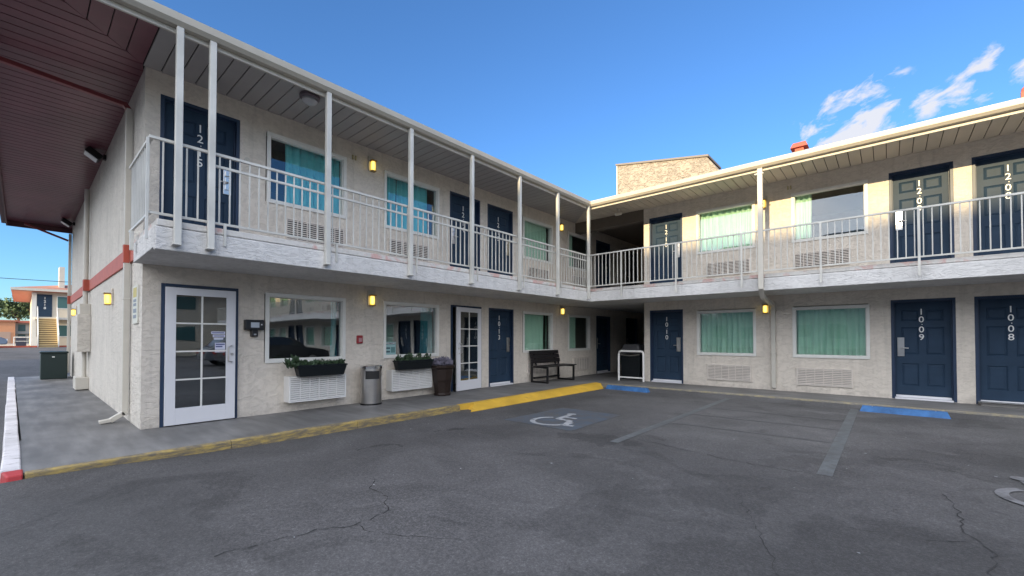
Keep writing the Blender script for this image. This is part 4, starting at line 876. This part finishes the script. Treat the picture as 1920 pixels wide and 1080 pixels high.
# transformer by the far corner
o = empty('transformer_box', 'dark green utility transformer box at the far end of the side walkway', 'transformer', (-12.1, -.42, 0))
MB().box(-.38, .38, -.30, .28, 0, .80).build('cabinet', mat('dark_green_paint', (.008, .022, .020), .4), o, bevel=.02); MB().box(-.40, .40, -.32, .30, .801, .86).build('lid', MATS['dark_green_paint'], o, bevel=.015); MB().box(.381, .385, -.06, .0, .68, .71).build('label_plate', M_NUM, o)

# ------------------------------------------------------------------ across the street
GZ = .50
struct(MB().quad((-400, -60, GZ+.012), (-46, -60, GZ+.012), (-46, 60, GZ+.012), (-400, 60, GZ+.012)), 'far_pavement', mat('far_pavement', (.30, .27, .24), .8, vary=.1, vscale=.5))
struct(MB().box(-46.0, -45.8, -2.3, 8, GZ-.05, GZ+.13), 'far_kerb', M_RED)
M_FAR = mat('far_stucco', (.60, .53, .42), .85, vary=.05)
M_FARY = M_FAR
o = empty('annex_building', 'two storey annex with outside stair, navy door and red hipped eaves across the street', 'building', (-50, 0, GZ))
def W(x, y, z): return (x, y, z)
m = MB(); m.box(-17, 0, -.50, 9, 0, 2.65); m.box(-17, 0, -.50, 9, 2.651, 4.95); m.build('wall', M_FAR, o)
m = MB(); m.box(-.02, .03, -.56, -.26, 0, 4.9); m.build('corner_pilaster', M_WHITE, o)
r = MB(); z = 4.95
r.box(-18, .9, -1.75, 10, z, z+.22); r.build('eave', mat('far_red', (.46, .13, .08), .6), o)
r = MB(); hip(-18.05, .95, -1.8, 10.05, z+.225, .22, r); r.build('roof', mat('far_roof', (.35, .16, .11), .8, vary=.1), o); MB().box(.9, 1.0, -1.8, 10, z+.02, z+.24).build('gutter', M_TRIM, o)
MB().box(.002, .05, -.24, .70, 2.70, 4.75).build('door', M_NAVY, o)
for y0, y1, z0, z1 in ((1.05, 2.2, 3.55, 4.6), (1.10, 2.6, .95, 1.95), (3.4, 4.6, 3.55, 4.6)):
    w_ = MB().box(.002, .04, y0-.06, y1+.06, z0-.06, z1+.06).build('window', M_WHITE, o); MB().box(.041, .05, y0, y1, z0, z1).build('pane', mat('far_pane', (.06, .14, .14), .15), w_)
MB().box(0.0, 1.2, -.35, 9, 2.45, 2.66).build('landing', M_TRIM, o)
s = MB(); n = 14; y0, y1 = -.17, .93
for i in range(n): x = 1.2+i*.27; zt = 2.66*(1-(i+1)/(n+0.0)); s.box(x, x+.30, y0, y1, max(zt-.02, .0), zt+.05); s.box(x+.262, x+.28, y0, y1, max(zt-.18, 0), zt-.021) if zt > .2 else None
s.build('stair', mat('stair_yellow', (.62, .46, .22), .7), o)
s = MB()
for i in range(n): x = 1.2+i*.27; zt = 2.66*(1-(i+1)/(n+0.0)); s.box(x+.301, x+.306, y0+.02, y1-.02, max(zt-.19, -.02), zt-.03)
s.build('stair_riser_shadow', M_DARK, o) if False else s.build('stair_riser', mat('riser_brown', (.20, .13, .06), .8), o)
s = MB()
for y in (y0-.04, y1+.04): s.bar((1.2, y, 2.60), (5.0, y, .05), .05, .26); s.bar((1.2, y, 3.55), (5.0, y, 1.0), .05, .07); [s.bar((1.2+3.8*t, y, 2.6-2.55*t), (1.2+3.8*t, y, 3.55-2.55*t), .05) for t in (0, .5, 1)]
s.build('stair_rail', M_WHITE, o)
MB().box(-2, -.4, 1.14, 1.50, 5.2, 7.45).build('pylon', M_TRIM, o)
join_text([], 'x', M_NUM, o) if False else None
t_ = join_text([('1', .3, 0, 0, 1.0), ('2', .3, 0, 0, .7), ('1', .3, 0, 0, .4), ('8', .3, 0, 0, .1)], 'room_number', M_NUM, o); t_.location = (.055, .25, 3.4); t_.rotation_euler = (0, 0, R(90))
o = empty('pipe_rail', 'white pipe rail left of the outside stair across the street', 'railing', (-48.5, -1.55, GZ)); m = MB()
m.bar((0, 0, 0), (0, 0, .85), .07); m.bar((0, 1.3, 0), (0, 1.3, .85), .07); m.bar((0, -.03, .85), (0, 1.33, .85), .08); m.bar((0, 0, .5), (0, 1.3, .5), .04); m.build('rail', M_WHITE, o)
o = empty('utility_cabinet', 'dark cabinet behind the white pipe rail across the street', 'cabinet', (-50.5, -1.45, GZ)); m = MB(); m.box(-.4, .4, 0, .62, 0, .85); m.build('cabinet', mat('dark_blue_cabinet', (.03, .035, .06), .5), o, bevel=.02); MB().box(-.43, .43, -.03, .65, .851, .9).build('lid', MATS['dark_blue_cabinet'], o)
def car(loc, rz, paint, label, group=None):
    o = empty('parked_car', label, 'car', loc, rz, group)
    prof = [(-2.25, .35), (-2.30, .62), (-2.22, .90), (-1.95, .98), (-1.35, 1.38), (-.2, 1.45), (.55, 1.36), (1.15, .98), (1.95, .86), (2.22, .72), (2.30, .45), (2.22, .30), (-2.1, .30)]
    n = len(prof); m = MB()
    def yy(z, s): return s*(.88 if z < .95 else .88-(z-.95)*.5)
    for s in (-1, 1):
        for x, z in prof: m.v.append((x, yy(z, s), z))
    for i in range(n): m.f.append((i, (i+1) % n, n+(i+1) % n, n+i))
    m.f.append(tuple(reversed(range(n)))); m.f.append(tuple(n+k for k in range(n))); m.build('body', paint, o, bevel=.05, smooth=True)
    g_ = MB()
    for s in (-1, 1):
        q = [(-1.72, 1.02), (-1.28, 1.32), (-.2, 1.39), (.5, 1.31), (.95, 1.02)]; g_.quad(*[(x, yy(z, s)+s*.012, z) for x, z in (q if s < 0 else q[::-1])])
    g_.quad((1.14, -.72, 1.0), (1.14, .72, 1.0), (.62, .64, 1.35), (.62, -.64, 1.35)); g_.quad((-1.93, .72, 1.02), (-1.93, -.72, 1.02), (-1.42, -.64, 1.36), (-1.42, .64, 1.36)); g_.build('window_glass', mat('car_glass', (.02, .025, .03), .08), o)
    for x in (-1.38, 1.42):
        for s in (-1, 1):
            t = MB(); t.tube([(x, s*.70, .32), (x, s*.90, .32)], .32, 22); w_ = t.build('wheel', M_PLAST, o); MB().tube([(x, s*.901, .32), (x, s*.912, .32)], .20, 14).build('rim', M_STEEL, w_)
    for s in (-1, 1): MB().box(2.17, 2.29, s*.70-.16, s*.70+.16, .60, .74).build('headlight', mat('headlight', (.7, .7, .7), .1), o); MB().box(-2.31, -2.2, s*.70-.14, s*.70+.14, .70, .86).build('tail_light', mat('tail_light', (.35, .01, .01), .2), o)
    return o
car((-44.2, -4.15, GZ-.02), R(93), mat('slate_blue_paint', (.12, .15, .20), .3, .3, coat=.5), 'slate blue car parked across the street at the left edge')
o = empty('orange_building', 'low orange stucco building far down the street at the left', 'building', (-82, -8, GZ)); MB().box(-8, 0, 0, 6.3, 0, 3.0).build('wall', mat('orange_wall', (.50, .24, .13), .85, vary=.06), o); MB().box(-8.3, .3, -.2, 6.5, 3.0, 3.2).build('roof', mat('orange_roof', (.36, .13, .08), .8), o)
MB().box(.002, .03, 4.6, 5.9, 0, 1.6).build('garage_door', mat('garage_grey', (.35, .25, .20), .7), o); MB().box(.002, .03, 1.6, 3.0, 1.0, 2.0).build('window', MATS['far_pane'], o)
o = empty('distant_motel_block', 'small cream two storey block with red roof behind the annex, far left', 'building', (-86, -1.75, GZ)); MB().box(-8, 0, 0, 3, 0, 2.9).build('wall', M_FAR, o); MB().box(-8.4, .6, -.8, 3.4, 2.9, 3.25).build('roof', MATS['far_red'], o); MB().box(0, .4, -.1, 3, 1.4, 1.6).build('balcony', M_TRIM, o); MB().box(.002, .03, .3, 1.0, 1.75, 2.7).build('window', MATS['far_pane'], o); MB().box(.002, .03, .3, 1.0, .3, 1.3).build('window', MATS['far_pane'], o)
M_FTREE = mat('far_foliage', (.05, .085, .035), .8, vary=.5, vscale=1.2); M_BARK = mat('bark', (.10, .07, .05), .9, vary=.3)
def tree(loc, h, rr, label, seed, n=1500, m_=None):
    rnd = random.Random(seed); o = empty('tree', label, 'tree', loc, 0, 'trees beyond the far buildings'); t = MB()
    def limb(p, q, r0, r1):
        p, q = Vector(p), Vector(q); i0 = len(t.v); d = (q-p).normalized(); a = d.cross(Vector((.3, 1, .1))).normalized(); b = a.cross(d)
        for (c, r) in ((p, r0), (q, r1)):
            for k in range(7): an = 2*math.pi*k/7; t.v.append(tuple(c+(a*math.cos(an)+b*math.sin(an))*r))
        for k in range(7): t.f.append((i0+k, i0+(k+1) % 7, i0+7+(k+1) % 7, i0+7+k))
    limb((0, 0, 0), (.1, .1, h*.55), h*.035, h*.02); ends = []
    for _ in range(9):
        z = rnd.uniform(.4, .62)*h; a = rnd.uniform(0, 6.28); e = (math.cos(a)*rr*rnd.uniform(.4, .8), math.sin(a)*rr*rnd.uniform(.4, .8), z+rnd.uniform(.1, .35)*h); limb((.05, .05, z), e, h*.012, h*.005); ends.append(e)
    t.build('trunk', M_BARK, o); l = MB()
    cl_ = [(e[0], e[1], e[2], rnd.uniform(.3, .5)*rr) for e in ends]+[(rnd.gauss(0, .4)*rr, rnd.gauss(0, .4)*rr, h*rnd.uniform(.55, .98), rnd.uniform(.22, .42)*rr) for _ in range(9)]
    for _ in range(n):
        c = rnd.choice(cl_); v = Vector((rnd.gauss(0, 1), rnd.gauss(0, 1), rnd.gauss(0, .8))).normalized()*c[3]*rnd.uniform(.4, 1.05); p = Vector(c[:3])+v
        d = Vector((rnd.uniform(-1, 1), rnd.uniform(-1, 1), rnd.uniform(-1, 1))).normalized(); q = d.orthogonal().normalized(); s = h*.035*rnd.uniform(.5, 1.2); l.quad(p-d*s, p+q*s*.6, p+d*s, p-q*s*.6)
    l.build('crown', m_ or M_FTREE, o); return o
for i, (x, y, h, rr, lab) in enumerate(((-104, -5.2, 8.2, 3.0, 'darkest evergreen tree at the left edge of the view'), (-112, -1.6, 8.8, 2.6, 'open crowned pine behind the cream block, middle of the far trees'), (-108, .9, 8.0, 2.4, 'pine tree half hidden by the annex eave'), (-125, -9, 10, 4, 'tree beyond the left edge of the view'))): tree((x, y, GZ), h, rr, lab, i+3, 1300)
o = empty('utility_wire', 'thin black overhead wire crossing the sky at the far left', 'wire', (-40, 0, 5.3)); MB().tube([(0, -14+i*1.5, .45-.0-.16*math.sin(math.pi*i/14)) for i in range(15)], .022, 5).build('cable', M_BLACK, o)
# ------------------------------------------------------------------ things behind the viewer that light, shade and mirror in the windows
o = empty('hotel_tower', 'tall plain hotel slab standing behind the viewer to the south', 'building', (20, -47, 0))
M_TOW = mat('tower_wall', (.50, .42, .34), .85, vary=.05, vscale=.3)
MB().box(-38, 60, -14, 0, -.2, 14.6).build('wall', M_TOW, o); MB().box(-38.3, 60.3, -14.3, .3, 14.601, 14.9).build('parapet', M_TRIM, o)
m = MB()
for i in range(26):
    for j in range(4): m.box(-36+i*3.6, -34.2+i*3.6, .002, .05, 1.4+j*3.5, 3.0+j*3.5)
m.build('window_row', MATS['far_pane'], o)
o = empty('east_building', 'low tan building closing the lot beyond the right edge', 'building', (38, -20, 0)); MB().box(0, 10, 0, 44, -.2, 5.2).build('wall', M_FAR, o); MB().box(-1.2, 11, -1.2, 45, 5.2, 5.5).build('roof', MATS['far_red'], o)
m = MB(); [m.box(-.04, -.002, 2+i*4.2, 3.6+i*4.2, 1+j*2.7, 2.2+j*2.7) for i in range(10) for j in range(2)]; m.build('window_row', MATS['far_pane'], o)
car((14.2, 6.9, -.10), R(90), mat('black_car_paint', (.02, .022, .026), .25, coat=.6), 'black car parked on the lot beyond the right edge of the view', 'cars parked on the lot')
car((17.0, 6.8, -.10), R(90), mat('grey_car_paint', (.18, .19, .20), .3, .3, coat=.6), 'grey car parked on the lot beyond the right edge of the view', 'cars parked on the lot')
car((26.0, -6.5, -.10), R(182), mat('brown_car_paint', (.10, .07, .05), .3, coat=.6), 'brown car parked crosswise beyond the right edge of the view', 'cars parked on the lot')
